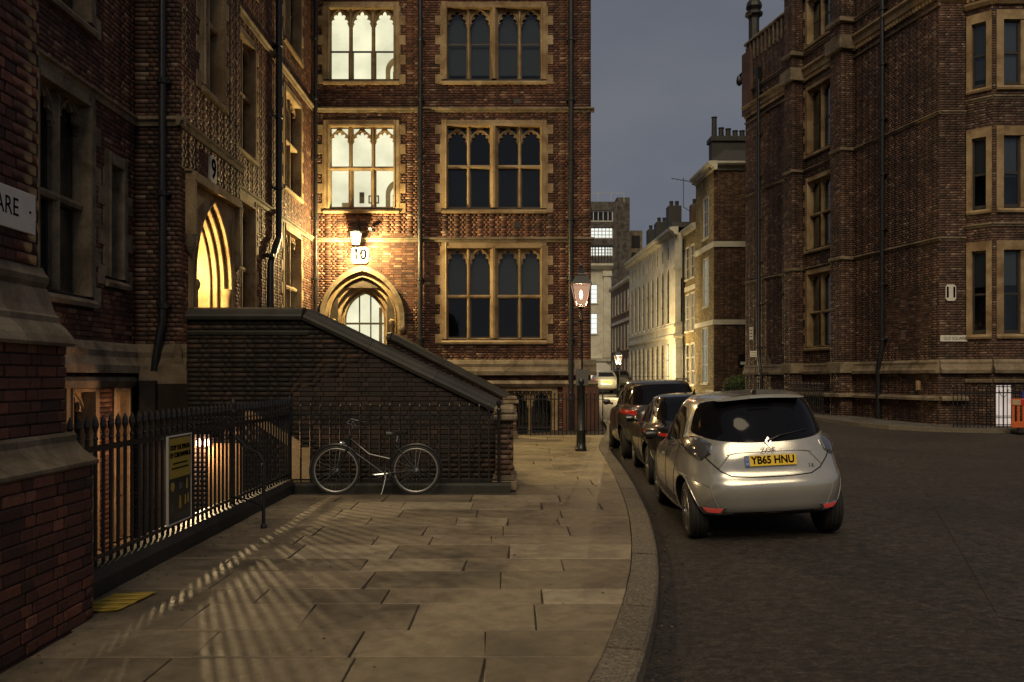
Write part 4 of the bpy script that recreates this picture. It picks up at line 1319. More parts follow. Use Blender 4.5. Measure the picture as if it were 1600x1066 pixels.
# number plates and street signs
def octplate(w, h, c): return [(-w / 2, -h / 2 + c), (-w / 2 + c, -h / 2), (w / 2 - c, -h / 2), (w / 2, -h / 2 + c), (w / 2, h / 2 - c), (w / 2 - c, h / 2), (-w / 2 + c, h / 2), (-w / 2, h / 2 - c)]
def number_plate(label, s, M, w, h, size, width=1.0):
    t = tag(place(bpy.data.objects.new('number_plate', MB().prism([octplate(w, h, 0.06)], -0.045, 0.0).mesh('number_plate', 'white_sign')), None, M), label, 'number plate')
    text('lettering', s, size, 'black_letter', t, M @ T(0, -0.047, 0), width, 0.003, bold=0.012)
number_plate('white octagonal plate reading 10 under the glowing wall lantern', '10', T(-4.66, 26.49, 5.40), 0.52, 0.50, 0.44)
number_plate('white octagonal plate reading 9 above the lit arched doorway', '9', T(-5.47, 15.72, 5.42) @ RZ90, 0.34, 0.50, 0.50)
number_plate('white octagonal plate reading 11 on the right-hand brick corner', '11', T(13.30, 26.22, 4.22), 0.31, 0.50, 0.44, 0.9)
sp = tag(place(bpy.data.objects.new('street_sign', MB().box(4.1, 5.78, -0.02, 0.0, 2.60, 2.865, 0.004).mesh('street_sign', 'white_sign')), None, T(-3.205, 0, 0) @ RZ90),
         'white street name sign ending in ARE on the near buttress', 'street sign')
text('lettering', 'SQUARE', 0.165, 'black_letter', sp, T(-3.205, 0, 0) @ RZ90 @ T(5.58, -0.0205, 2.738), 0.88, 0.001, 'RIGHT')
b_ = MB(); b_.lathe([(0.009, 0), (0.009, 0.004)], 8); b_.build('bolt', 'black_letter', sp, T(-3.205, 0, 0) @ RZ90 @ T(5.71, -0.02, 2.74) @ RX(R(90)))
sq = tag(place(bpy.data.objects.new('street_sign', MB().box(12.99, 13.85, 26.19, 26.225, 2.74, 2.93, 0.004).mesh('street_sign', 'white_sign')), None, I4),
         'small white street name sign OLD SQUARE low on the right-hand building', 'street sign')
text('lettering', 'OLD SQUARE', 0.13, 'black_letter', sq, T(13.42, 26.188, 2.835), 0.86, 0.001)

# yellow sheet lying on the paving by the buttress
ys_ = MB(); g = 8
pr_ = random.Random(3)
for i in range(g + 1):
    for j in range(4):
        u, v = i / g, j / 3
        ys_.v.append((-3.07 + 0.30 * v + 0.06 * u, 6.02 + 0.52 * u + 0.05 * v, 0.010 + abs(math.sin(u * 11 + v * 5)) * 0.006 + pr_.random() * 0.004))
for i in range(g):
    for j in range(3): ys_.f.append((i * 4 + j, i * 4 + j + 1, (i + 1) * 4 + j + 1, (i + 1) * 4 + j))
ysn = len(ys_.v); ys_.v += [(x, y, z - 0.008) for x, y, z in ys_.v]; ys_.f += [tuple(k + ysn for k in q[::-1]) for q in ys_.f]
yo = ys_.build('yellow_sheet', 'yellow_sign')
tag(yo, 'crumpled yellow plastic sheet lying on the paving against the near buttress', 'sheet')
for k in range(4):
    MB().ring_tube([(-3.05 + 0.02 * k, 6.08 + 0.12 * k, 0.022), (-2.79 + 0.02 * k, 6.12 + 0.12 * k, 0.024)], 0.005, 5).build('crease', 'yellow_sign', yo)

# ------------------------------------------------------------------ street lamp
def street_lamp(label, x, y, zb, hz, energy, light_col, glow, plates=True, group='street lamps'):
    t = thing('street_lamp', label, 'street lamp', (x, y, zb), 0, group)
    M = T(x, y, zb)
    m = MB(); m.lathe([(0.13, 0), (0.13, 0.06), (0.105, 0.09), (0.10, 0.42), (0.115, 0.44), (0.115, 0.47), (0.095, 0.5), (0.088, 1.5), (0.105, 1.53), (0.105, 1.58), (0.075, 1.62), (0.06, 1.72), (0.075, 1.76), (0.05, 1.82)], 12)
    m.build('base', 'iron', t, M, True)
    m = MB(); m.lathe([(0.045, 1.80), (0.036, hz - 0.35), (0.055, hz - 0.33), (0.055, hz - 0.30), (0.03, hz - 0.27), (0.028, hz - 0.06), (0.06, hz - 0.04), (0.07, hz)], 10)
    m.box(-0.22, 0.22, -0.012, 0.012, hz - 0.325, hz - 0.30); m.build('post', 'iron', t, M, True)
    bo, to, h = 0.11, 0.215, 0.50
    fr = MB(); c4 = [(1, 1), (-1, 1), (-1, -1), (1, -1)]
    for sx, sy in c4: fr.ring_tube([(sx * bo, sy * bo, hz + 0.02), (sx * to, sy * to, hz + h)], 0.012, 5)
    for r_, zz in ((bo, hz + 0.02), (to, hz + h)): fr.ring_tube([(sx * r_, sy * r_, zz) for sx, sy in c4], 0.014, 5, closed=True)
    fr.build('lantern_frame', 'iron', t, M)
    for k in range(4):
        (ax, ay), (bx, by) = c4[k], c4[(k + 1) % 4]
        p = MB(); e = 0.985
        p.add([(ax * bo * e, ay * bo * e, hz + 0.03), (bx * bo * e, by * bo * e, hz + 0.03), (bx * to * e, by * to * e, hz + h - 0.01), (ax * to * e, ay * to * e, hz + h - 0.01)], [(0, 1, 2, 3)])
        p.build('pane', glow, t, M)
    r_ = MB(); r_.lathe([(to * 1.48, hz + h), (to * 1.44, hz + h + 0.03), (to * 0.85, hz + h + 0.18), (to * 0.5, hz + h + 0.22), (0.10, hz + h + 0.24), (0.09, hz + h + 0.32), (0.045, hz + h + 0.36), (0.06, hz + h + 0.42), (0.02, hz + h + 0.47), (0.012, hz + h + 0.56)], 4, 0, 0, R(45))
    r_.build('lantern_roof', 'iron', t, M)
    b = MB(); b.lathe([(0.012, hz + 0.18), (0.028, hz + 0.22), (0.034, hz + 0.28), (0.02, hz + 0.34), (0.006, hz + 0.37)], 10)
    b.build('bulb', emit('street_bulb', light_col, 40), t, M, True)
    if plates:
        MB().box(-0.12, 0.16, -0.075, -0.06, 1.47, 1.83, 0.004).build('parking_plate', 'blind', t, M)
        MB().box(-0.14, 0.0, -0.055, -0.045, 1.84, 2.05, 0.004).build('parking_plate', 'stone_dark', t, M)
    point_light('lamp_light', (x, y, zb + hz + 0.09), energy, light_col, 0.04, t)
    return t
def frosted(name, col, strength):
    m, n, l, b = nmat(name); n.remove(b)
    tr = n.new('ShaderNodeBsdfTransparent'); tr.inputs[0].default_value = (1.0, 0.85, 0.75, 1)
    em = n.new('ShaderNodeEmission'); em.inputs[0].default_value = (*col, 1); em.inputs[1].default_value = strength
    mx = n.new('ShaderNodeMixShader'); mx.inputs[0].default_value = 0.45
    l.new(tr.outputs[0], mx.inputs[1]); l.new(em.outputs[0], mx.inputs[2]); l.new(mx.outputs[0], n['Material Output'].inputs[0])
    return m
MT['lamp_pane'] = frosted('lantern_pane', (1.0, 0.62, 0.40), 0.5)
street_lamp('black iron street lamp with pinkish lantern on the pavement by the kerb', 1.55, 19.4, 0, 3.24, 55, (1.0, 0.55, 0.32), 'lamp_pane')
street_lamp('distant small glowing street lamp beyond the parked cars down the side street', 6.15, 50, 0.44, 1.98, 2600, (1.0, 0.84, 0.45), 'lamp_pane', False)
# ------------------------------------------------------------------ right-hand building (number 11)
RBD = thing('corner_building', 'dark red brick corner building on the right with piers and canted bay windows', 'building', (12.97, 26.23, 0.2))
TH = math.atan2(26.23 - 38.55, 12.97 - 10.42)
R1L = math.hypot(26.23 - 38.55, 12.97 - 10.42)
w1 = Wall(RBD, T(10.42, 38.55, 0) @ RZ(TH), 'brick_dark', 'mortar')
RT = 16.4
for zz, kw in ((GZ, dict(transom=1.31)), ((6.6, 9.2), dict(transom=1.29)), ((10.3, 12.75), dict(sash=1.14)), ((14.55, 16.2), dict(sash=0.8))):
    gothic_window(w1, 6.0, *zz, groups=(2,), lw=0.74, head=0.4, stone='stone', quoins=True, **kw)
w1.lay(0, R1L, 0.1, RT, 300, lambda u, z: math.hypot(u - 11, z - 3.5))
w1.back(0, R1L, -0.3, RT)
for a_, b_ in ((0, 4.27), (4.87, 7.5), (8.2, R1L + 0.05)):
    w1.band(string_prof(5.86, 0.07, 0.12), a_, b_); w1.band(string_prof(9.7, 0.07, 0.12), a_, b_)
    w1.band([(-0.02, 12.92), (0.05, 12.92), (0.07, 12.98), (-0.02, 13.02)], a_, b_)
    w1.band([(-0.02, 13.28), (0.04, 13.28), (0.10, 13.34), (0.12, 13.52), (0.20, 13.6), (0.20, 13.68), (0.0, 13.75), (-0.02, 13.75)], a_, b_, 'stone', 'cornice')
    w1.band(string_prof(14.25, 0.10, 0.16), a_, b_, 'stone_dark')
    k = int((b_ - a_) / 0.16)
    den = MB()
    for i in range(k): den.box(a_ + 0.03 + i * 0.16, a_ + 0.11 + i * 0.16, -0.09, 0.0, 13.16, 13.275)
    tag(den.build('dentil_course', 'stone', RBD, w1.M), kind='stuff')
RPL = [(-0.02, 0.95), (0.20, 0.95), (0.20, 1.02), (0.14, 1.08), (-0.02, 1.1)]
RPM = [(-0.02, 1.78), (0.15, 1.78), (0.16, 1.88), (0.11, 1.95), (0.08, 2.05), (0.09, 2.12), (0.04, 2.2), (-0.02, 2.2)]
def on_piers(fn):
    for a_, b_ in ((0, 4.27), (4.87, 7.5), (8.2, R1L + 0.02)): fn(a_, b_)
on_piers(lambda a_, b_: w1.band(RPM, a_, b_, 'stone_dark', 'plinth_moulding'))
on_piers(lambda a_, b_: w1.band(RPL, a_, b_, 'stone_dark', 'plinth_moulding'))
# piers
for (a_, b_) in ((4.27, 4.87), (7.5, 8.2)):
    Mp = w1.M
    pr = 0.5
    core = MB().box(a_ + 0.01, b_ - 0.01, -pr + 0.01, 0.0, 0, RT + 0.4).build('pier', 'mortar_near', RBD, Mp)
    wpf = Wall(RBD, Mp @ T(a_, -pr, 0), 'brick_dark', 'mortar_near'); wpf.lay(0, b_ - a_, 0.1, RT + 0.3)
    wps = Wall(RBD, Mp @ T(b_, -pr, 0) @ RZ(R(90)), 'brick_dark', 'mortar_near'); wps.lay(0, pr, 0.1, RT + 0.3)
    for (z, o_, h_, mt) in ((1.02, 0.18, 0.14, 'stone_dark'), (2.0, 0.10, 0.4, 'stone_dark'), (5.86, 0.06, 0.12, 'stone_dark'), (9.7, 0.06, 0.12, 'stone_dark'), (13.45, 0.14, 0.5, 'stone_dark'), (14.25, 0.12, 0.16, 'stone_dark'), (RT + 0.4, 0.1, 0.3, 'stone_dark')):
        MB().box(a_ - o_, b_ + o_, -pr - o_, 0.0, z - h_ / 2, z + h_ / 2, 0.02).build('pier_band', mt, RBD, Mp)
# parapet with blind tracery merlons and the corner pinnacle
on_piers(lambda a_, b_: w1.band([(-0.25, RT - 0.001), (0.06, RT - 0.001), (0.10, RT + 0.05), (0.06, RT + 0.14), (-0.25, RT + 0.14)], a_, b_, 'stone_dark', 'coping'))
for i in range(int(R1L / 0.34)):
    u = 0.1 + i * 0.34
    if 4.1 < u < 8.3: continue
    MB().box(u, u + 0.1, -0.05, 0.0, RT - 0.85, RT - 0.02, 0.01).build('merlon_rib', 'stone_dark', RBD, w1.M)
pin = MB(); pin.lathe([(0.36, RT + 0.1), (0.36, RT + 0.35), (0.24, RT + 0.5), (0.24, RT + 1.75), (0.30, RT + 1.85), (0.40, RT + 1.9), (0.40, RT + 1.98), (0.26, RT + 2.1), (0.37, RT + 2.25), (0.34, RT + 2.4), (0.17, RT + 2.65), (0.08, RT + 2.8), (0.11, RT + 2.9), (0.04, RT + 3.02)], 8)
pin.build('pinnacle', 'stone_black', RBD, w1.M @ T(0.3, 0.25, -0.6))
MB().box(-0.12, 0.7, -0.12, 0.6, 13.3, RT - 0.35).build('corner_turret', 'brick_dark', RBD, w1.M)
gm = MB(); gm.ring_tube([(0, 0.1, 15.2), (-0.3, 0.0, 15.35), (-0.55, 0, 15.3)], [0.05, 0.05, 0.06], 7); gm.lathe([(0.03, 14.85), (0.13, 14.95), (0.15, 15.1), (0.1, 15.3)], 8, -0.6, 0)
gm.build('flood_lamp', 'pipe', RBD, w1.M, True)
def rpipe(u, kick):
    downpipe(RBD, w1.M, u, 0.2, 14.6, 0.075, 0.14, kick=kick)
    h = MB(); h.add([(u - 0.2, -0.3, 14.9), (u + 0.2, -0.3, 14.9), (u + 0.2, -0.04, 14.9), (u - 0.2, -0.04, 14.9), (u - 0.08, -0.2, 14.45), (u + 0.08, -0.2, 14.45), (u + 0.08, -0.08, 14.45), (u - 0.08, -0.08, 14.45)], [(0, 1, 2, 3), (4, 7, 6, 5), (0, 4, 5, 1), (1, 5, 6, 2), (2, 6, 7, 3), (3, 7, 4, 0)])
    h.build('hopper_head', 'pipe', RBD, w1.M)
rpipe(1.47, (2.3, 0.25)); rpipe(10.0, (2.3, -0.2))

# face towards the road (frontal) with its canted bay
w2 = Wall(RBD, T(12.97, 26.23, 0), 'brick_dark', 'mortar')
w2.lay(0, 0.82, 0.1, RT); w2.back(0, 0.85, -0.3, RT)
for z in (5.86, 9.7): w2.band(string_prof(z, 0.07, 0.12), 0, 0.8)
w2.band(RPM, 0, 0.8, 'stone_dark', 'plinth_moulding'); w2.band(RPL, 0, 0.8, 'stone_dark', 'plinth_moulding')
w2.band([(-0.02, 13.0), (0.1, 13.1), (0.1, 13.3), (-0.02, 13.3)], 0, 0.8, 'stone', 'cornice')
cant = math.atan2(-0.53, 0.52); CL = math.hypot(0.53, 0.52)
wb1 = Wall(RBD, T(13.78, 26.23, 0) @ RZ(cant), 'brick_dark', 'mortar')
wb2 = Wall(RBD, T(14.30, 25.70, 0), 'brick_dark', 'mortar')
wb3 = Wall(RBD, T(17.48, 25.70, 0) @ RZ(-cant), 'brick_dark', 'mortar')
BW = 3.18
for zz, kw in (((2.95, 5.45), dict(sash=1.2)), ((6.7, 8.85), dict(sash=1.05)), ((10.35, 12.3), dict(sash=0.98))):
    bl = {2.95: 0.5, 6.7: 0.62, 10.35: 0.97}[zz[0]]
    for wl2, uc, grp, lw2 in ((wb1, CL / 2, 1, 0.40), (wb2, BW / 2, 4, 0.52), (wb3, CL / 2, 1, 0.40)):
        wd = grp * lw2 + (grp - 1) * 0.16
        o_ = None
        wl2.hole(uc - wd / 2, uc + wd / 2, *zz, 0.16)
        s = MB(); h_ = zz[1] - zz[0]; jw = 0.15 if grp == 1 else 0.21
        s.box(-wd / 2 - jw, -wd / 2, -0.04, 0.16, -0.02, h_ + 0.28); s.box(wd / 2, wd / 2 + jw, -0.04, 0.16, -0.02, h_ + 0.28)
        s.box(-wd / 2, wd / 2, -0.041, 0.159, h_, h_ + 0.279)
        wo_ = s.build('window', 'stone', RBD, wl2.M @ T(uc, 0, zz[0]))
        Mw = wl2.M @ T(uc, 0, zz[0])
        MB().extr([(0.06, -0.14), (0.08, -0.08), (0.05, -0.021), (-0.15, 0.03), (-0.15, -0.14)], -wd / 2 - jw, wd / 2 + jw).build('sill', 'stone', wo_, Mw)
        for g_ in range(grp):
            x0 = -wd / 2 + g_ * (lw2 + 0.16)
            if g_ < grp - 1: MB().box(x0 + lw2, x0 + lw2 + 0.16, -0.02, 0.14, 0.0, h_, 0.02).build('mullion', 'stone', wo_, Mw)
            f_ = MB(); f_.box(x0, x0 + 0.05, 0.07, 0.12, 0.03, h_); f_.box(x0 + lw2 - 0.05, x0 + lw2, 0.07, 0.12, 0.03, h_); f_.box(x0 + 0.05, x0 + lw2 - 0.05, 0.07, 0.12, 0.03, 0.12)
            f_.box(x0 + 0.05, x0 + lw2 - 0.05, 0.065, 0.125, kw['sash'] - 0.03, kw['sash'] + 0.03); f_.box(x0 + 0.05, x0 + lw2 - 0.05, 0.07, 0.12, h_ - 0.06, h_)
            f_.build('sash', 'soot_wood', wo_, Mw)
            MB().box(x0 + 0.05, x0 + lw2 - 0.05, 0.09, 0.094, 0.1, h_ - 0.05).build('pane', 'glass', wo_, Mw)
            bb = bl * random.uniform(0.8, 1.0)
            MB().box(x0 + 0.03, x0 + lw2 - 0.03, 0.15, 0.154, h_ * (1 - bb), h_).build('blind', 'blind', wo_, Mw)
        r_ = MB(); a = wd / 2 + 0.02; d0, d1 = 0.17, 0.5
        r_.add([(-a, d0, 0), (a, d0, 0), (a, d0, h_), (-a, d0, h_), (-a, d1, 0), (a, d1, 0), (a, d1, h_), (-a, d1, h_)], [(4, 5, 6, 7), (0, 1, 5, 4), (3, 7, 6, 2), (0, 4, 7, 3), (1, 2, 6, 5)])
        inst('room', r_.mesh('room', 'interior', fix=False), wo_, Mw)
for wl2, L in ((wb1, CL), (wb2, BW), (wb3, CL)):
    if wl2 is wb2:
        wl2.hole(0.1, 0.62, 0.15, 1.42, 0.0)
    wl2.lay(0, L, 0.1, RT); wl2.back(0, L, -0.3, RT)
    for z in (5.86 + 0.35, 9.7 + 0.3): wl2.band(string_prof(z, 0.06, 0.12), 0, L)
    wl2.band(RPM, 0, L, 'stone_dark', 'plinth_moulding'); wl2.band([(-0.02, 1.5), (0.08, 1.5), (0.1, 1.58), (-0.02, 1.62)], 0, L, 'stone_dark', 'plinth_moulding')
    wl2.band([(-0.02, 12.75), (0.08, 12.75), (0.14, 12.85), (0.14, 12.92), (-0.02, 12.98)], 0, L, 'stone', 'cornice')
    wl2.band([(-0.02, 13.3), (0.05, 13.3), (0.09, 13.4), (-0.02, 13.45)], 0, L, 'stone', 'cornice')
    for i in range(int(L / 0.15)): MB().box(0.03 + i * 0.15, 0.09 + i * 0.15, -0.05, 0, 12.985, 13.295, 0.01).build('cresting_rib', 'stone', RBD, wl2.M)
MB().box(0.1, 0.62, 0.08, 0.12, 0.15, 1.42).build('lit_basement_pane', emit('lit_basement', (1.0, 0.84, 0.72), 0.42, 0.3, 3), RBD, wb2.M)
sc_ = MB()
for x in (0.1, 0.36, 0.62): sc_.ring_tube([(x, 0.06, 0.15), (x, 0.06, 1.42)], 0.012, 5)
for zz in (0.45, 0.5, 1.38): sc_.ring_tube([(0.1, 0.06, zz), (0.62, 0.06, zz)], 0.012, 5)
for s in (-1, 1): sc_.ring_tube([(0.36 + s * 0.14, 0.06, 1.3), (0.36 + s * 0.1, 0.06, 1.15), (0.36, 0.06, 1.05), (0.36, 0.06, 0.6)], 0.01, 5)
sc_.build('window_grille', 'iron', RBD, wb2.M)
rb2 = MB(); rb2.prism([[(10.9, 38.5), (13.0, 27.0), (14.5, 26.6), (26, 26.6), (26, 38.5)]], -0.2, -RT); rb2.xf(Matrix(((1, 0, 0, 0), (0, 0, 1, 0), (0, -1, 0, 0), (0, 0, 0, 1))))
rb2.build('core', 'mortar_near', RBD)
w3 = Wall(RBD, T(18.0, 26.23, 0), 'brick_dark', 'mortar'); w3.back(0, 8, -0.3, RT)
rr_ = MB(); rr_.prism([[(10.4, 38.5), (12.9, 26.4), (26, 26.4), (26, 38.5)]], -RT - 0.01, -RT - 0.15); rr_.xf(Matrix(((1, 0, 0, 0), (0, 0, 1, 0), (0, -1, 0, 0), (0, 0, 0, 1)))); rr_.build('roof', 'slate', RBD)
# small plates on the wall
for (u, z, w_, h_, mt, lab) in ((0.42, 3.32, 0.34, 0.55, 'white_sign', 'small white upright notice plate high on the far end of the dark brick flank'), (0.48, 2.55, 0.75, 0.26, 'white_sign', 'small white oblong name plate low on the far end of the dark brick flank')):
    o_ = place(bpy.data.objects.new('wall_plate', MB().box(u, u + w_, -0.03, -0.008, z, z + h_, 0.004).mesh('wall_plate', mt)), None, w1.M)
    tag(o_, lab, 'plate')
    for i in range(3): MB().box(u + 0.06, u + w_ - 0.06, -0.033, -0.0305, z + h_ * (0.2 + 0.25 * i), z + h_ * (0.26 + 0.25 * i)).build('print_line', 'black_letter', o_, w1.M)
tag(place(bpy.data.objects.new('service_box', MB().box(11.6, 11.75, -0.08, -0.002, 1.25, 1.55, 0.01).mesh('service_box', 'cream_paint')), None, w1.M), 'small cream meter box on the plinth near the right-hand corner', 'box')

def rail_at(label, p0, p1, z0, h, sp=0.12, styles=('spear', 'plain')):
    return railing('iron_railing', label, p0, p1, z0, z0 + h - 0.22, z0 + h, sp, styles, [(z0 + h - 0.25, 0.035, 0.025), (z0 + 0.1, 0.03, 0.02)])
def r1pt(u, out): v = w1.M @ Vector((u, -out, 0)); return (v.x, v.y)
rail_at('black spiked railing guarding the area below the windows on the dark brick flank', r1pt(4.95, 0.7), r1pt(7.45, 0.7), 0.22, 1.25)
rail_at('black spiked railing before the lit basement window on the right', (12.75, 25.0), (19.0, 25.0), 0.18, 1.28)
rail_at('short black railing round the small green shrub at the corner of the side street', (10.5, 42.6), (12.0, 42.6), 0.42, 1.0, 0.11)

# orange barrier
OB = thing('road_barrier', 'orange plastic road barrier with red and white band on the right pavement', 'barrier', (14.6, 24.1, 0.1))
OM = T(13.95, 24.15, road_z(14, 24.1) + 0.02)
fr_ = MB(); fr_.box(0, 1.9, -0.03, 0.03, 0.16, 0.34, 0.015); fr_.box(0, 1.9, -0.029, 0.029, 0.78, 0.98, 0.015)
fr_.build('frame', 'orange', OB, OM)
for i in range(13): MB().box(0.02 + i * 0.145, 0.095 + i * 0.145, -0.022, 0.022, 0.335, 0.785, 0.01).build('slat', 'orange', OB, OM)
for i in range(4): MB().box(0.02 + i * 0.46, 0.25 + i * 0.46, -0.036, -0.031, 0.81, 0.95).build('band', 'cream_paint', OB, OM); MB().box(0.255 + i * 0.46, 0.475 + i * 0.46, -0.036, -0.031, 0.81, 0.95).build('band', 'red_band', OB, OM)
for x in (0.1, 1.5): MB().box(x, x + 0.25, -0.24, 0.24, 0.0, 0.10, 0.03).box(x + 0.08, x + 0.17, -0.03, 0.03, 0.1, 0.165).build('foot', 'plastic', OB, OM)
tag(place(bpy.data.objects.new('blue_board', MB().box(14.5, 15.4, 24.55, 24.6, 0.98, 1.25, 0.01).box(14.55, 14.6, 24.56, 24.59, 0.15, 0.98).box(15.3, 15.35, 24.56, 24.59, 0.15, 0.98).mesh('blue_board', 'blue_board')), None, I4), 'blue site board standing just behind the orange barrier', 'board')

# shrub
def shrub(label, x, y, z, r, h, n, seed):
    rn = random.Random(seed)
    t = thing('shrub', label, 'shrub', (x, y, z))
    st = MB()
    for k in range(6):
        a = rn.uniform(0, 6.28); st.ring_tube([(x, y, z), (x + 0.5 * r * math.cos(a), y + 0.5 * r * math.sin(a), z + h * 0.6), (x + 0.8 * r * math.cos(a), y + 0.8 * r * math.sin(a), z + h * 0.9)], [0.015, 0.01, 0.004], 5)
    st.build('stem', 'brick_brown', t)
    lf = MB()
    for k in range(n):
        a = rn.uniform(0, 6.28); rr = r * math.sqrt(rn.random()); zz = z + h * (0.35 + 0.65 * rn.random() * (1.1 - 0.5 * rr / r))
        c = Vector((x + rr * math.cos(a), y + rr * math.sin(a), zz)); u_ = Vector((rn.uniform(-1, 1), rn.uniform(-1, 1), rn.uniform(-0.4, 0.9))).normalized(); v_ = u_.orthogonal().normalized()
        s = rn.uniform(0.04, 0.075)
        lf.add([c - u_ * s, c + v_ * s * 0.45, c + u_ * s, c - v_ * s * 0.45], [(0, 1, 2, 3)])
    me = lf.mesh('foliage', plain('shrub_leaf', (0.09, 0.14, 0.03), 0.5), fix=False)
    tag(inst('foliage', me, t, I4), kind='stuff')
shrub('small bright green shrub behind the short railing down the side street', 11.3, 43.2, 0.5, 0.75, 1.35, 900, 4)

# ------------------------------------------------------------------ side street: buildings beyond
def hole_wall(b, M, L, z0, z1, holes, mat, depth=0.3, name='wall'):
    """flat wall sheet with real openings; holes = list of polygons [(x,z)]"""
    m = MB(); m.prism([[(0, z0), (L, z0), (L, z1), (0, z1)]] + holes, 0.0, depth)
    return m.build(name, mat, b, M)
def rect(x, z, w, h): return [(x - w / 2, z), (x + w / 2, z), (x + w / 2, z + h), (x - w / 2, z + h)]
def rarch(x, z, w, h, n=8):
    r = w / 2
    return [(x - r, z), (x + r, z)] + [(x + r * math.cos(a), z + h - r + r * math.sin(a)) for a in np.linspace(0, math.pi, n)]

def street_face(p0, p1):
    """wall matrix with local x from p0 to p1, outside on the right-hand viewer's side"""
    a = math.atan2(p1[1] - p0[1], p1[0] - p0[0])
    return T(p0[0], p0[1], 0) @ RZ(a), math.hypot(p1[0] - p0[0], p1[1] - p0[1])

# brown and yellow brick house at the corner of the side street
H1 = thing('brick_house', 'tall yellow and brown brick house with chimney pots at the side street corner', 'house', (10.27, 44, 0.4))
Mb, Lb = street_face((10.15, 47.7), (10.27, 44.0))
holes = []
wins = [(2.45, 9.0, 1.0, 2.2, None), (2.45, 5.6, 1.0, 2.75, 'lit_far2'), (1.2, 1.6, 1.1, 2.9, 'lit_far2')]
wins = [(2.2, 9.0, 1.0, 2.1, None), (2.2, 5.4, 1.0, 2.5, 'lit_far2'), (2.0, 1.35, 1.15, 2.9, 'lit_far2')]
for (x, z, w_, h_, lit) in wins: holes.append(rect(x, z, w_, h_))
wy1 = Wall(H1, Mb, 'brick_yellow', 'mortar')
for (x, z, w_, h_, lit) in wins: wy1.hole(x - w_ / 2, x + w_ / 2, z, z + h_, 0.05)
wy1.lay(0, Lb, 0.0, 12.2); wy1.back(0, Lb, 0, 12.2)
for (x, z, w_, h_, lit) in wins: simple_window(H1, Mb @ T(x, 0, z), w_, h_, 'stone_pale', lit, (1, 2), 0.07, 0.05, True)
for q_ in ([(-0.02, 4.35), (0.06, 4.35), (0.06, 4.6), (-0.02, 4.6)], [(-0.02, 8.3), (0.07, 8.3), (0.07, 8.58), (-0.02, 8.58)]): MB().extr(q_, 0, Lb + 0.07).build('band', 'stone_pale', H1, Mb)
Mf, Lf = street_face((10.27, 44.0), (14.5, 44.0))
wh = Wall(H1, Mf, 'brick_brown', 'mortar'); wh.lay(0, 4.2, 0.2, 12.2); wh.back(0, Lf, -0.2, 12.2)
for q_ in ([(-0.02, 4.35), (0.06, 4.35), (0.06, 4.6), (-0.02, 4.6)], [(-0.02, 8.3), (0.07, 8.3), (0.07, 8.58), (-0.02, 8.58)]): MB().extr(q_, 0, Lf).build('band', 'stone_pale', H1, Mf)
MB().box(-0.05, 1.5, -0.03, 0.3, 0, 1.0).build('base_course', 'stone_pale', H1, Mb @ T(2.2, 0, 0))
corn = [(-0.1, 12.2), (0.05, 12.2), (0.1, 12.32), (0.3, 12.42), (0.36, 12.5), (0.36, 12.6), (-0.1, 12.62)]
MB().extr(corn, -0.02, Lb + 0.36).build('cornice', 'stone_pale', H1, Mb); MB().extr(corn, 0.0, Lf).build('cornice', 'stone_pale', H1, Mf)
for i in range(16): MB().box(0.05 + i * 0.23, 0.16 + i * 0.23, -0.24, -0.06, 12.25, 12.40).build('modillion', 'stone_pale', H1, Mb)
rf = MB(); rf.prism([[(10.0, 12.625), (14.6, 12.625), (14.6, 13.2), (10.9, 13.3)]], 44.2, 47.7); rf.build('roof', 'slate', H1)
ch = MB(); ch.box(10.25, 12.6, 44.3, 45.0, 12.63, 13.75); ch.box(10.15, 12.7, 44.2, 45.1, 13.75, 14.0, 0.03); co = ch.build('chimney', 'stone_black', H1)
for i, hh in enumerate((1.1, 0.55, 0.5, 0.4, 0.4, 0.3)):
    p = MB(); p.lathe([(0.17, 14.0), (0.19, 14.1), (0.14, 14.15), (0.13, 14.0 + hh - 0.06), (0.16, 14.0 + hh - 0.04), (0.16, 14.0 + hh)], 8, 10.45 + i * 0.36, 44.65); p.build('chimney_pot', 'stone_black', co)
MB().box(10.3, 14.4, 44.05, 47.6, 0, 12.2).build('core', 'interior', H1) if False else None
MB().box(11.1, 14.4, 44.6, 47.6, 0, 12.2).build('core', 'mortar_near', H1)
tag(place(bpy.data.objects.new('wall_sign', MB().box(1.25, 2.05, -0.05, -0.008, 2.2, 2.85).mesh('wall_sign', 'plastic')), None, Mf), 'small black wall sign above the green shrub', 'sign')
MB().box(1.35, 1.95, -0.056, -0.051, 2.3, 2.45).build('print_line', 'white_sign', bpy.data.objects['wall_sign'], Mf)

# lower yellow brick house
H2 = thing('brick_house', 'lower yellow brick house squeezed between corner house and pale stone building', 'house', (10.2, 49, 0.45))
M2, L2 = street_face((10.06, 50.4), (10.17, 47.7))
wins = [(x, z, 0.8, h_, lit) for x in (0.75, 1.95) for (z, h_, lit) in ((7.3, 1.8, None), (4.3, 2.1, 'lit_far2'), (1.25, 2.3, 'lit_far2' if x > 1 else None))]
wy2 = Wall(H2, M2, 'brick_yellow', 'mortar')
for (x, z, w_, h_, lit) in wins: wy2.hole(x - w_ / 2, x + w_ / 2, z, z + h_, 0.05)
wy2.lay(0, L2, 0.0, 10.0); wy2.back(0, L2, 0, 10.0)
for (x, z, w_, h_, lit) in wins: simple_window(H2, M2 @ T(x, 0, z), w_, h_, 'stone_pale', lit, (1, 2), 0.07, 0.05)
MB().extr([(-0.02, 6.6), (0.06, 6.6), (0.06, 6.85), (-0.02, 6.85)], 0, L2).build('band', 'stone_pale', H2, M2)
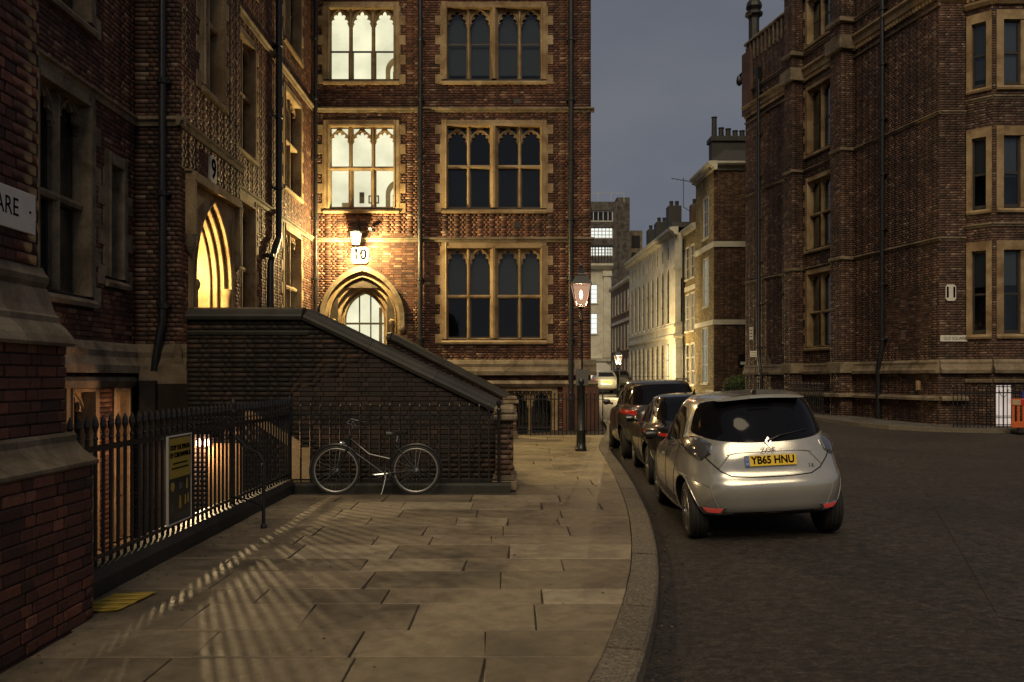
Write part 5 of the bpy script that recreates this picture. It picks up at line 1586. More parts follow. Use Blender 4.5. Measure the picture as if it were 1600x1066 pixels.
MB().extr([(-0.1, 9.85), (0.1, 9.9), (0.25, 10.05), (0.25, 10.2), (-0.1, 10.25)], 0, L2).build('cornice', 'stone_pale', H2, M2)
MB().box(10.5, 14, 47.75, 50.3, 0, 10.1).build('core', 'mortar_near', H2)
ch = MB().box(10.3, 11.3, 49.6, 50.2, 10.2, 11.6); co = ch.build('chimney', 'brick_brown', H2)
for i in range(2):
    p = MB(); p.lathe([(0.15, 11.6), (0.12, 11.7), (0.13, 11.95)], 8, 10.55 + i * 0.5, 49.9); p.build('chimney_pot', 'stone_black', co)
an = MB(); an.ring_tube([(9.9, 49.9, 11.5), (9.9, 49.9, 13.2)], 0.02, 5); an.ring_tube([(9.2, 49.9, 13.15), (10.4, 49.9, 12.95)], 0.02, 5)
for i in range(5): an.ring_tube([(9.3 + i * 0.25, 49.7, 13.13 - i * 0.04), (9.3 + i * 0.25, 50.1, 13.13 - i * 0.04)], 0.012, 4)
an.ring_tube([(9.9, 49.9, 11.5), (10.35, 49.9, 11.2)], 0.02, 5)
an.build('aerial', 'pipe', H2)
downpipe(H2, M2, 0.2, 0.4, 9.7, 0.06, 0.12)

# pale stone hall with arcades
H3 = thing('stone_hall', 'long pale stone building with two tiers of arched windows down the side street', 'building', (9.4, 58, 0.5))
M3, L3 = street_face((8.98, 66.2), (9.5, 50.3))
NB_ = 9; bw = L3 / (NB_ + 0.9); holes = []; panes = []
for i in range(NB_):
    x = bw * (i + 0.5) + 0.25
    holes.append(rarch(x, 0.75, 1.05, 2.95)); panes.append((x, 0.75, 1.05, 2.95, 'lit_far2' if i == NB_ - 1 else None))
    holes.append(rarch(x, 4.9, 0.72, 3.3)); panes.append((x, 4.9, 0.72, 3.3, None))
    holes.append(rect(x, 8.75, 0.45, 0.75)); panes.append((x, 8.75, 0.45, 0.75, None))
hole_wall(H3, M3, L3, 0, 10.1, holes, 'stone_pale', 0.05)
for (x, z, w_, h_, lit) in panes:
    o_ = MB().box(x - w_ / 2 - 0.02, x + w_ / 2 + 0.02, 0.054, 0.060, z - 0.02, z + h_ + 0.02).build('window', 'dark_pane', H3, M3)
    if h_ > 1:
        f_ = MB(); f_.box(x - 0.02, x + 0.02, 0.03, 0.052, z, z + h_ - 0.03)
        for k in (0.33, 0.66): f_.box(x - w_ / 2, x + w_ / 2, 0.028, 0.05, z + h_ * k - 0.025, z + h_ * k + 0.025)
        f_.build('frame', 'soot_wood', o_, M3)
    if h_ > 3:
        s = MB(); s.box(x - w_ / 2 - 0.1, x + w_ / 2 + 0.1, -0.06, 0.0, z - 0.12, z); s.build('sill', 'stone_pale', o_, M3)
MB().box(0.05, L3 - 0.02, 0.14, 0.18, 0, 10).build('room', 'interior', H3, M3)
MB().box(panes[-3][0] - 0.5, panes[-3][0] + 0.5, 0.0515, 0.0535, 0.8, 3.6).build('lit_hall', 'lit_far2', H3, M3)
for i in range(NB_ + 1):       # rusticated piers
    x = bw * i + 0.25
    for k in range(11):
        z = 0.62 + k * 0.275; MB().box(x - (bw - 1.05) / 2 + 0.02, x + (bw - 1.05) / 2 - 0.02, -0.05, 0.0, z + 0.02, z + 0.255).build('rusticated_block', 'stone_pale', H3, M3)
for prof in ([(-0.02, 3.95), (0.1, 3.95), (0.16, 4.05), (0.16, 4.15), (-0.02, 4.2)], [(-0.02, 4.62), (0.1, 4.62), (0.1, 4.75), (-0.02, 4.78)], [(-0.02, 0.0), (0.12, 0.0), (0.12, 0.6), (-0.02, 0.62)]):
    MB().extr(prof, 0, L3 + 0.1).build('string_course', 'stone_pale', H3, M3)
MB().extr([(-0.1, 9.9), (0.12, 9.95), (0.2, 10.1), (0.4, 10.2), (0.42, 10.35), (-0.1, 10.4)], 0, L3 + 0.4).build('cornice', 'stone_pale', H3, M3)
for i in range(48): MB().box(0.1 + i * 0.325, 0.24 + i * 0.325, -0.3, -0.05, 9.98, 10.12).build('modillion', 'stone_pale', H3, M3)
Me, Le = street_face((9.5, 50.3), (10.5, 50.3))
we = hole_wall(H3, Me, Le, 0, 10.1, [rarch(0.5, 4.9, 0.35, 2.6)], 'stone_pale', 0.3, 'end_wall')
for prof in ([(-0.02, 3.95), (0.1, 3.95), (0.16, 4.05), (0.16, 4.15), (-0.02, 4.2)], [(-0.02, 4.62), (0.1, 4.62), (0.1, 4.75), (-0.02, 4.78)], [(-0.02, 7.9), (0.05, 7.9), (0.05, 8.05), (-0.02, 8.05)]): MB().extr(prof, -0.1, Le).build('string_course', 'stone_pale', H3, Me)
for k in range(11): MB().box(0.02, 0.85, -0.05, 0, 0.64 + k * 0.275, 0.875 + k * 0.275).build('rusticated_block', 'stone_pale', H3, Me)
MB().box(9.7, 16, 50.7, 66, 0, 10.3).build('core', 'interior', H3)
MB().box(9.3, 16, 50.2, 66, 10.4, 10.7).build('roof', 'slate', H3)
for (y, hh) in ((53.5, 1.6), (58, 1.4), (61.5, 1.5)):
    ch = MB().box(9.7, 10.5, y, y + 0.9, 10.7, 10.7 + hh); co = ch.build('chimney', 'stone_black', H3)
    for i in range(2):
        p = MB(); p.lathe([(0.14, 10.7 + hh), (0.11, 10.8 + hh), (0.13, 11.05 + hh)], 8, 9.95 + i * 0.35, y + 0.45); p.build('chimney_pot', 'stone_black', co)

# brown brick terrace with lit windows
H4 = thing('brick_terrace', 'distant brown brick terrace with rows of small lit windows', 'building', (8.9, 71, 0.7))
M4, L4 = street_face((8.75, 76.5), (9.1, 66.2))
wins = []
for i in range(6):
    x = 1.0 + i * 1.6
    wins += [(x, 6.9, 0.85, 1.7, 'lit_far2' if i in (1, 2, 4, 5) else None), (x, 3.9, 0.85, 2.0, 'lit_far2' if i == 1 else None), (x, 1.2, 0.85, 2.0, 'lit_far2' if i == 3 else None)]
hole_wall(H4, M4, L4, 0, 9.2, [rect(x, z, w_, h_) for x, z, w_, h_, _ in wins], 'brick_brown')
for (x, z, w_, h_, lit) in wins: simple_window(H4, M4 @ T(x, 0, z), w_, h_, 'stone', lit, (1, 1), 0.07, 0.0)
for q_ in ([(-0.02, 6.1), (0.06, 6.1), (0.06, 6.35), (-0.02, 6.35)], [(-0.1, 9.1), (0.2, 9.25), (0.2, 9.45), (-0.1, 9.5)]): MB().extr(q_, 0, L4).build('band', 'stone_pale', H4, M4)
MB().box(9.5, 16, 66.4, 76.4, 0, 9.3).build('core', 'interior', H4)

# classical front closing the street
H5 = thing('classical_building', 'pale classical building with tall lit windows closing the side street', 'building', (6.5, 85, 0.8))
M5 = T(2.0, 85, 0)
wins = [(5.85, 4.6, 1.5, 2.9, 'lit_far'), (5.85, 9.2, 1.5, 2.9, 'lit_far'), (5.85, 0, 0, 0, None)]
wins = [(5.8, 5.95, 1.2, 2.0, 'lit_far'), (5.8, 8.95, 1.2, 1.85, 'lit_far'), (3.0, 5.95, 1.2, 2.0, 'lit_far'), (3.0, 8.95, 1.2, 1.85, 'lit_far')]
hole_wall(H5, M5, 7.8, 0, 12.6, [rect(x, z, w_, h_) for x, z, w_, h_, _ in wins], 'stone_pale')
for (x, z, w_, h_, lit) in wins: simple_window(H5, M5 @ T(x, 0, z), w_, h_, 'stone_pale', lit, (1, 3), 0.2, 0.0, True)
for x in (4.5, 7.35): MB().box(x - 0.35, x + 0.35, -0.25, 0.0, 4.0, 11.6).box(x - 0.45, x + 0.45, -0.35, 0.0, 11.6, 12.1).box(x - 0.45, x + 0.45, -0.35, 0, 3.6, 4.0).build('pilaster', 'stone_pale', H5, M5)
for q_ in ([(-0.1, 12.2), (0.35, 12.3), (0.6, 12.6), (0.6, 12.8), (-0.1, 12.9)], [(-0.02, 3.2), (0.3, 3.25), (0.35, 3.55), (-0.02, 3.6)]): MB().extr(q_, 0, 7.9).build('cornice', 'stone_pale', H5, M5)
hd = MB(); hd.prism([[(5.2, 0), (5.2, 2.6), (5.9, 3.1), (7.2, 3.1), (7.7, 2.6), (7.7, 0), (7.2, 0), (7.2, 2.3), (5.7, 2.3), (5.7, 0)]], -0.4, 0); hd.build('doorway', 'frame_white', H5, M5)
MB().box(5.7, 7.2, -0.1, -0.05, 0.6, 2.3).build('lit_doorway', 'lit_far2', H5, M5)
MB().box(2.3, 9.8, 85.8, 96, 0, 12.5).build('core', 'interior', H5)
rl_ = MB()
for i in range(26): rl_.ring_tube([(0.2 + i * 0.3, -0.2, 12.9), (0.2 + i * 0.3, -0.2, 14.6)], 0.04, 4)
rl_.box(0, 7.9, -0.25, -0.15, 14.55, 14.7); tag(rl_.build('roof_balustrade', 'stone_black', H5, M5), kind='stuff')

# modern block behind
H6 = thing('office_block', 'modern dark office block with bright strip windows rising behind the side street', 'building', (8, 100, 1))
M6 = T(2.0, 100, 0)
hs_ = [rect(9.3, 18.8, 3.4, 1.7), rect(9.3, 14.0 + 0.8, 3.4, 2.0), rect(9.3, 11.4, 3.4, 1.8)]
hole_wall(H6, M6, 10.2, 0, 22.0, [rect(8.0, 19.7, 3.4, 1.3), rect(8.0, 17.75, 3.4, 1.3), rect(8.0, 15.7, 3.4, 1.15), rect(3.2, 19.7, 5.0, 1.3), rect(3.2, 17.75, 5.0, 1.3)], 'concrete')
for (x, z, w_, lit, n_, hh) in ((8.0, 19.7, 3.4, None, 5, 1.3), (8.0, 17.75, 3.4, 'lit_far', 7, 1.3), (8.0, 15.7, 3.4, 'lit_far', 7, 1.15), (3.2, 19.7, 5.0, None, 6, 1.3), (3.2, 17.75, 5.0, 'lit_far', 8, 1.3)):
    simple_window(H6, M6 @ T(x, 0, z), w_, hh, 'concrete', lit, (n_, 2 if lit else 0), 0.2, 0.0, False, 'frame_white', fr=0.12)
MB().box(2.2, 12.1, 100.9, 110, 0, 21.9).build('core', 'concrete', H6)
MB().box(12.2, 13.7, 100.5, 110, 0, 22.6).build('stair_tower', 'concrete', H6)
MB().box(13.7, 15.4, 102, 110, 0, 19.0).build('wing', 'stone_dark', H6)
for z in (13, 15, 17): MB().box(14.1, 15.1, 101.93, 101.99, z, z + 1.4).build('wing_window', 'interior', H6)
MB().box(15.4, 17.0, 103, 110, 0, 14.5).build('lower_wing', 'stone_pale', H6)
rl_ = MB()
for i in range(8): rl_.ring_tube([(2.5 + i * 1.5, 100.3, 22), (2.5 + i * 1.5, 100.3, 23)], 0.04, 4)
rl_.ring_tube([(2.5, 100.3, 23), (13.0, 100.3, 23)], 0.04, 4); rl_.build('roof_rail', 'frame_white', H6)
# ------------------------------------------------------------------ cars
def catmull(P, t):
    n = len(P) - 1
    i = min(int(t), n - 1); f = t - i
    p0, p1, p2, p3 = P[max(i - 1, 0)], P[i], P[i + 1], P[min(i + 2, n)]
    return 0.5 * ((2 * p1) + (-p0 + p2) * f + (2 * p0 - 5 * p1 + 4 * p2 - p3) * f * f + (-p0 + 3 * p1 - 3 * p2 + p3) * f ** 3)

def row_curve(spec, n):
    """half plan curve from front centre round the left side (x<0) to rear centre"""
    w, yR, yF, zR, zM, zF, nR, nF = spec
    pts = []
    yc = (yR + yF) / 2
    a = (yF - yR) / 2
    for i in range(n + 1):
        th = math.pi * i / n
        # denser sampling near the corners
        c, s = math.cos(th), math.sin(th)
        e = nF if c > 0 else nR
        r = (abs(c) ** e + abs(s) ** e) ** (-1 / e)
        y = yc + a * r * c; x = -w * r * s
        f = (y - yR) / (yF - yR)
        if f < 0.5: z = zR + (zM - zR) * (1 - (1 - 2 * f) ** 2)
        else: z = zM + (zF - zM) * (2 * f - 1) ** 2
        pts.append((x, y, z))
    return np.array(pts)

def body_mesh(rows, name, mat, sub=7, ncol=120):
    C = np.array([row_curve(r, ncol) for r in rows])
    R_ = len(rows)
    out = []
    for k in range((R_ - 1) * sub + 1):
        t = k / sub
        out.append(catmull(C, t) if t < R_ - 1 else C[-1])
    G = np.array(out)                       # rows x cols x 3
    nr, nc = G.shape[:2]
    v = []; f = []
    full = np.concatenate([G, (G[:, -2:0:-1] * np.array([-1, 1, 1]))], 1)
    m = full.shape[1]
    v = full.reshape(-1, 3).tolist()
    for i in range(nr - 1):
        for j in range(m):
            f.append((i * m + j, i * m + (j + 1) % m, (i + 1) * m + (j + 1) % m, (i + 1) * m + j))
    k = len(v); v.append((0, float(full[-1, :, 1].mean()), float(full[-1, :, 2].mean()) + 0.004))
    for j in range(m): f.append(((nr - 1) * m + j, (nr - 1) * m + (j + 1) % m, k))
    k2 = len(v); v.append((0, float(full[0, :, 1].mean()), float(full[0, :, 2].min())))
    for j in range(m): f.append((j, k2, (j + 1) % m))
    mb = MB(); mb.v = v; mb.f = f
    return mb

def drape(bvh, poly, axis, off, mat, name, parent, M, res=0.03, side=-1, thick=0.012, bulge=0.0):
    """patch on the body: poly in (x,z) seen from behind (axis 'y') or (y,z) seen from the left/right (axis 'x')"""
    lp = [Vector((p[0], p[1], 0)) for p in poly]
    bm = bmesh.new()
    vs = [bm.verts.new(p) for p in lp]
    es = [bm.edges.new((vs[i], vs[(i + 1) % len(vs)])) for i in range(len(vs))]
    bmesh.ops.triangle_fill(bm, edges=es, use_beauty=True)
    for _ in range(3):
        le = [e for e in bm.edges if e.calc_length() > res]
        if not le: break
        bmesh.ops.subdivide_edges(bm, edges=le, cuts=1)
        bmesh.ops.triangulate(bm, faces=bm.faces[:])
    bm.verts.ensure_lookup_table()
    cx = sum(p.x for p in lp) / len(lp); cz = sum(p.y for p in lp) / len(lp); mr = max((p - Vector((cx, cz, 0))).length for p in lp)
    top = []; low = []
    bound = {v.index for e in bm.edges if e.is_boundary for v in e.verts}
    for v in bm.verts:
        a, b = v.co.x, v.co.y
        if axis == 'y': o = Vector((a, -2.0, b)); d = Vector((0, 1, 0))
        else: o = Vector((side * 3.0, a, b)); d = Vector((-side, 0, 0))
        hit, nrm, _, _ = bvh.ray_cast(o, d)
        if hit is None:
            hit, nrm, _, _ = bvh.find_nearest(Vector((a, 0.1, b)) if axis == 'y' else Vector((side * 0.7, a, b)))
        if nrm.dot(d) > 0: nrm = -nrm
        bb = bulge * max(0, 1 - ((a - cx) ** 2 + (b - cz) ** 2) / mr ** 2) if v.index not in bound else 0
        top.append(hit + nrm * (off + bb)); low.append(hit - nrm * thick)
    mb = MB(); n = len(top)
    mb.v = [tuple(p) for p in top] + [tuple(p) for p in low]
    mb.f = [tuple(v.index for v in f.verts) for f in bm.faces]
    mb.f += [(e.verts[0].index, e.verts[1].index, e.verts[1].index + n, e.verts[0].index + n) for e in bm.edges if e.is_boundary]
    bm.free()
    return mb.build(name, mat, parent, M, True)

def drape_line(bvh, pts, axis, r, mat, name, parent, M, side=-1, sub=8, off=0.0):
    P = [Vector((p[0], p[1])) for p in pts]; out = []
    for i in range(len(P) - 1):
        for k in range(sub):
            q = P[i].lerp(P[i + 1], k / sub); out.append(q)
    out.append(P[-1]); w = []
    for q in out:
        if axis == 'y': o = Vector((q.x, -2, q.y)); d = Vector((0, 1, 0))
        else: o = Vector((side * 3, q.x, q.y)); d = Vector((-side, 0, 0))
        hit, nrm, _, _ = bvh.ray_cast(o, d)
        if hit is not None: w.append(hit - d * off)
    mb = MB(); mb.ring_tube(w, r, 6); return mb.build(name, mat, parent, M, True)

def smooth_poly(pts, n=6):
    P = [np.array(p, float) for p in pts]; out = []; L = len(P)
    for i in range(L):
        a, b, c, d = P[i - 1], P[i], P[(i + 1) % L], P[(i + 2) % L]
        for k in range(n):
            f = k / n
            out.append(tuple(0.5 * ((2 * b) + (-a + c) * f + (2 * a - 5 * b + 4 * c - d) * f * f + (-a + 3 * b - 3 * c + d) * f ** 3)))
    return out

TYRE = {}
def wheel(parent, M, side, R_=0.31, wd=0.2, spokes=5, rim='steel'):
    k = (R_, wd)
    if k not in TYRE:
        m = MB(); prof = [(R_ * 0.66, -wd / 2), (R_ * 0.86, -wd / 2 - 0.006), (R_ * 0.96, -wd / 2 + 0.012), (R_, -wd / 2 + 0.04)]
        for gx in (-0.045, 0.0, 0.045): prof += [(R_, gx - 0.006), (R_ - 0.008, gx - 0.005), (R_ - 0.008, gx + 0.005), (R_, gx + 0.006)]
        prof += [(R_, wd / 2 - 0.04), (R_ * 0.96, wd / 2 - 0.012), (R_ * 0.86, wd / 2 + 0.006), (R_ * 0.66, wd / 2)]
        m.lathe(prof, 36); TYRE[k] = m.mesh('tyre', 'rubber', True)
    Mw = M @ RY(R(90))
    ty = inst('wheel', TYRE[k], parent, Mw)
    m = MB(); z = side * wd / 2
    m.lathe([(R_ * 0.67, z - side * 0.05), (R_ * 0.70, z), (R_ * 0.67, z + side * 0.004), (R_ * 0.62, z - side * 0.02), (R_ * 0.60, z - side * 0.06)], 30)
    for i in range(spokes):
        a = 2 * math.pi * i / spokes
        for da in (-0.12, 0.12):
            m.ring_tube([(R_ * 0.12 * math.cos(a), R_ * 0.12 * math.sin(a), z - side * 0.012), (R_ * 0.64 * math.cos(a + da), R_ * 0.64 * math.sin(a + da), z - side * 0.018)], [0.026, 0.017], 6)
    m.lathe([(0.055, z - side * 0.04), (0.05, z - side * 0.002), (0.02, z + side * 0.004)], 12)
    m.build('rim', rim, ty, Mw, True)
    d = MB(); d.lathe([(R_ * 0.6, z - side * 0.07), (R_ * 0.6, z - side * 0.075)], 24); d.build('brake_disc', 'dark_void', ty, Mw)

def car_paint(name, col, metal=0.35, rough=0.28):
    m, n, l, b = nmat(name)
    b.inputs['Base Color'].default_value = (*col, 1); b.inputs['Metallic'].default_value = metal; b.inputs['Roughness'].default_value = rough
    b.inputs['Coat Weight'].default_value = 0.8; b.inputs['Coat Roughness'].default_value = 0.05
    g = n.new('ShaderNodeTexCoord'); t = noise(n, l, 3.0, 5, 0.6, g.outputs['Object'])
    r = ramp(n, [(0.3, tuple(c * 0.88 for c in col)), (0.7, col)]); l.new(t.outputs[0], r.inputs[0]); l.new(r.outputs[0], b.inputs['Base Color'])
    r2 = ramp(n, [(0.35, rough * 0.85), (0.7, rough * 1.35)]); l.new(t.outputs[0], r2.inputs[0]); l.new(r2.outputs[0], b.inputs['Roughness'])
    return m
MT['paint_silver'] = car_paint('champagne_silver_paint', (0.50, 0.49, 0.45), 0.5, 0.19)
MT['paint_black'] = car_paint('black_paint', (0.012, 0.012, 0.013), 0.1, 0.22)
MT['paint_brown'] = car_paint('dark_grey_paint', (0.055, 0.05, 0.042), 0.4, 0.28)
MT['paint_white'] = car_paint('pale_grey_paint', (0.26, 0.27, 0.24), 0.2, 0.3)
MT['car_glass'] = plain('tinted_car_glass', (0.006, 0.006, 0.008), 0.05, 0.0, 0.22)
MT['lamp_clear'] = plain('clear_lamp_lens', (0.55, 0.56, 0.58), 0.15, 0.35, coat=1.0)
MT['lamp_smoke'] = plain('smoked_lamp_lens', (0.16, 0.16, 0.17), 0.12, 0.6, coat=1.0)
MT['lamp_red'] = plain('red_lamp_lens', (0.42, 0.02, 0.015), 0.15, 0.0, coat=1.0)
MT['lamp_red_dark'] = plain('dark_red_lamp_lens', (0.12, 0.008, 0.008), 0.12, coat=1.0)
MT['lens_glow'] = emit('glowing_red_lens', (0.8, 0.05, 0.03), 0.22, 0.3, 30)  # red shine of the lenses is put in as emission; no lamp burns

def make_car(name, label, rows, paint, M, wheels, R_=0.31, wd=0.2, arch=0.36, group=None, rim='steel'):
    t = bpy.data.objects.new(name, None); place(t, None, M); tag(t, label, 'car', group)
    mb = body_mesh(rows, 'body', paint)
    me0 = mb.mesh('body', paint)
    bm = bmesh.new(); bm.from_mesh(me0); bvh = BVHTree.FromBMesh(bm); bm.free()
    o = bpy.data.objects.new('body', me0)
    # wheel arches
    cut = MB()
    hw = max(r[0] for r in rows)
    for (wx, wy) in wheels:
        for s in (-1, 1):
            c = MB(); c.lathe([(arch, -0.2), (arch, 0.2)], 40); c.xf(T(s * (hw - 0.10), wy, R_ + 0.02) @ RY(R(90))); cut.add(c.v, c.f)
    cm = cut.mesh('cutter', 'dark_void'); co = bpy.data.objects.new('cutter', cm); COL.objects.link(co); COL.objects.link(o)
    md = o.modifiers.new('b', 'BOOLEAN'); md.operation = 'DIFFERENCE'; md.object = co; md.solver = 'EXACT'; md.material_mode = 'TRANSFER'
    bpy.context.view_layer.update()
    dg = bpy.context.evaluated_depsgraph_get()
    me = bpy.data.meshes.new_from_object(o.evaluated_get(dg))
    bpy.data.objects.remove(o); bpy.data.objects.remove(co)
    me.polygons.foreach_set('use_smooth', [True] * len(me.polygons)); me.set_sharp_from_angle(angle=R(42))
    inst('body', me, t, M)
    for (wx, wy) in wheels:
        for s in (-1, 1):
            wheel(t, M @ T(s * (wx - wd / 2), wy, R_), s, R_, wd, rim=rim)
            lip = MB(); pts = []
            for a in np.linspace(R(-20), R(200), 26):
                y, z = wy + (arch + 0.004) * math.cos(a), R_ + 0.02 + (arch + 0.004) * math.sin(a)
                hit, nrm, _, _ = bvh.ray_cast(Vector((s * 3, y, z)), Vector((-s, 0, 0)))
                if hit is not None: pts.append(hit + Vector((s * 0.001, 0, 0)))
            if len(pts) > 3: lip.ring_tube(pts, 0.006, 6).build('wheel_arch_lip', paint, t, M, True)
    return t, bvh

def mirror(t, M, x, y, z, paint, s=-1):
    m = MB(); m.lathe([(0.02, -0.12), (0.075, -0.09), (0.09, 0), (0.075, 0.09), (0.02, 0.12)], 12); m.xf(Matrix.Diagonal((0.75, 0.75, 0.75, 1))); m.xf(T(s * (x + 0.1), y, z) @ RY(R(90)))
    m.ring_tube([(s * (x - 0.04), y + 0.02, z - 0.05), (s * (x + 0.05), y, z - 0.02)], 0.025, 6)
    m.build('door_mirror', paint, t, M, True)

# --- silver hatchback in front
#        w     yR    yF    zR    zM    zF    nR   nF
ZR = [(0.72, 0.30, 3.80, 0.27, 0.19, 0.20, 4.0, 4.0),
      (0.80, 0.10, 3.98, 0.33, 0.24, 0.26, 4.6, 3.4),
      (0.855, 0.02, 4.07, 0.47, 0.42, 0.45, 4.6, 3.0),
      (0.868, 0.00, 4.08, 0.62, 0.60, 0.60, 4.6, 2.8),
      (0.860, 0.07, 3.98, 0.74, 0.74, 0.72, 4.6, 2.8),
      (0.835, 0.11, 3.82, 0.90, 0.86, 0.82, 4.4, 2.8),
      (0.800, 0.17, 3.10, 1.045, 0.96, 0.98, 4.0, 2.8),
      (0.745, 0.24, 2.85, 1.15, 1.12, 1.12, 3.4, 2.8),
      (0.665, 0.36, 2.45, 1.33, 1.34, 1.34, 3.4, 2.8),
      (0.590, 0.46, 2.15, 1.45, 1.475, 1.47, 3.4, 2.8),
      (0.470, 0.56, 1.95, 1.505, 1.535, 1.52, 3.0, 2.6),
      (0.250, 0.85, 1.70, 1.53, 1.558, 1.55, 2.5, 2.4)]
CAR1_Y, CAR1_X = 8.72, 2.68
YAW1 = R(-2.6)
C1M = T(CAR1_X, CAR1_Y, road_z(CAR1_X, CAR1_Y + 0.8) - 0.005) @ RZ(YAW1) @ RY(R(-3.2))
C1, B1 = make_car('parked_car', 'champagne silver hatchback parked nearest, seen from behind, with yellow plate', ZR, 'paint_silver', C1M, [(0.80, 0.66), (0.80, 3.245)], 0.312, 0.20, 0.355, 'cars parked along the kerb')
tex = lambda *a, **k: drape(B1, *a, **k)
# rear screen
rw = [(-0.60, 1.40), (-0.52, 1.462), (-0.2, 1.49), (0.2, 1.49), (0.52, 1.462), (0.60, 1.40), (0.675, 1.20), (0.665, 1.13), (0.50, 1.075), (0.2, 1.045), (-0.2, 1.045), (-0.50, 1.075), (-0.665, 1.13), (-0.675, 1.20)]
drape(B1, smooth_poly(rw, 4), 'y', 0.006, 'car_glass', 'rear_window', C1, C1M, 0.05)
sp = MB(); sp.prism([smooth_poly([(-0.44, 1.488), (-0.25, 1.514), (0, 1.525), (0.25, 1.514), (0.44, 1.488), (0.40, 1.474), (0, 1.489), (-0.40, 1.474)], 4)], 0.38, 0.66); sp.build('roof_spoiler', 'paint_silver', C1, C1M, True)
MB().box(-0.12, 0.12, 0.33, 0.36, 1.494, 1.508).build('high_brake_light', 'lamp_clear', C1, C1M)
# tailgate: shut lines, raised centre panel, plate recess
seam = [(-0.70, 1.0), (-0.60, 0.87), (-0.50, 0.765), (-0.40, 0.715), (-0.2, 0.70), (0, 0.698), (0.2, 0.70), (0.40, 0.715), (0.50, 0.765), (0.60, 0.87), (0.70, 1.0)]
drape_line(B1, seam, 'y', 0.0065, 'dark_void', 'tailgate_seam', C1, C1M)
drape_line(B1, [(-0.52, 0.80), (-0.40, 0.935), (-0.28, 0.955), (0.28, 0.955), (0.40, 0.935), (0.52, 0.80)], 'y', 0.008, 'paint_silver', 'plate_recess_edge', C1, C1M, off=0.002)
drape(B1, smooth_poly([(-0.43, 0.93), (-0.30, 1.01), (0.30, 1.01), (0.43, 0.93), (0.28, 0.945), (-0.28, 0.945)], 4), 'y', 0.012, 'paint_silver', 'handle_strip', C1, C1M, 0.05)
drape_line(B1, [(-0.86, 0.72), (-0.72, 0.66), (-0.62, 0.62), (-0.60, 0.52), (-0.56, 0.42), (-0.53, 0.36)], 'y', 0.005, 'paint_silver', 'bumper_crease', C1, C1M, off=0.003)
drape_line(B1, [(0.86, 0.72), (0.72, 0.66), (0.62, 0.62), (0.60, 0.52), (0.56, 0.42), (0.53, 0.36)], 'y', 0.005, 'paint_silver', 'bumper_crease', C1, C1M, off=0.003)
for s in (-1, 1):
    tl = [(s * 0.56, 1.04), (s * 0.69, 1.105), (s * 0.775, 1.03), (s * 0.765, 0.945), (s * 0.67, 0.885), (s * 0.585, 0.95)]
    tl = tl if s > 0 else tl[::-1]
    o_ = drape(B1, smooth_poly(tl, 3), 'y', 0.014, 'lamp_smoke', 'tail_light', C1, C1M, 0.03, bulge=0.02)
    o_['label'] = 'clear diamond-shaped tail light'
    drape_line(B1, tl + [tl[0]], 'y', 0.008, 'chrome', 'lamp_rim', o_, C1M, off=0.018)
    inner = [(p[0] * 0.62 + s * 0.675 * 0.38, p[1] * 0.62 + 0.995 * 0.38) for p in tl]
    drape_line(B1, inner + [inner[0]], 'y', 0.006, 'lamp_clear', 'lamp_core', o_, C1M, off=0.032)
    for (x0_, z0_, x1_, z1_) in ((0.62, 1.0, 0.72, 1.05), (0.63, 0.96, 0.74, 0.99), (0.66, 0.93, 0.71, 0.94)):
        drape_line(B1, [(s * x0_, z0_), (s * x1_, z1_)], 'y', 0.009, 'lamp_clear', 'lamp_facet', o_, C1M, off=0.028, sub=3)
    rf_ = [(s * 0.47, 0.40), (s * 0.71, 0.40), (s * 0.65, 0.33), (s * 0.51, 0.325)]
    rf_ = rf_ if s > 0 else rf_[::-1]
    drape(B1, rf_, 'y', 0.008, 'chrome', 'reflector_housing', C1, C1M, 0.04)
    rf2 = [(s * 0.50, 0.393), (s * 0.68, 0.393), (s * 0.635, 0.348), (s * 0.525, 0.348)]
    drape(B1, rf2 if s > 0 else rf2[::-1], 'y', 0.012, 'lens_glow', 'rear_reflector', C1, C1M, 0.04)
drape(B1, [(-0.52, 0.30), (-0.45, 0.27), (0.45, 0.27), (0.52, 0.30), (0.5, 0.345), (-0.5, 0.345)], 'y', 0.004, 'plastic', 'diffuser', C1, C1M, 0.06)
# number plate
pm = C1M @ T(0, 0.045, 0.855) @ RX(R(-8))
hit = B1.ray_cast(Vector((0, -2, 0.855)), Vector((0, 1, 0)))[0]
pm = C1M @ T(0.0, hit.y - 0.022, 0.862) @ RX(R(-14))
pl_ = MB().box(-0.26, 0.26, 0, 0.012, -0.0555, 0.0555, 0.003).build('number_plate', 'yellow_plate', C1, pm)
MB().box(-0.258, -0.215, -0.002, 0.0, -0.053, 0.053).build('blue_band', plain('plate_blue', (0.03, 0.12, 0.45), 0.4), pl_, pm)
text('lettering', 'GB', 0.026, 'white_sign', pl_, pm @ T(-0.2365, -0.003, -0.028), 0.9, 0.0005)
for k in range(10):
    a = 2 * math.pi * k / 10; MB().box(-0.0022, 0.0022, -0.0032, -0.0022, -0.0022, 0.0022).build('star', 'yellow_plate', pl_, pm @ T(-0.2365 + 0.012 * math.cos(a), 0, 0.022 + 0.012 * math.sin(a)))
text('lettering', 'YB65 HNU', 0.108, 'black_letter', pl_, pm @ T(0.022, -0.002, 0.002), 0.86, 0.0008, bold=0.0035)
h2 = B1.ray_cast(Vector((0, -2, 0.985)), Vector((0, 1, 0)))[0]
text('lettering', 'ZO\u00cb', 0.062, 'plastic', C1, C1M @ T(-0.015, h2.y - 0.044, 0.968) @ RX(R(-24)), 1.25, 0.004, bold=-0.0005)
h3 = B1.ray_cast(Vector((0, -2, 1.055)), Vector((0, 1, 0)))[0]
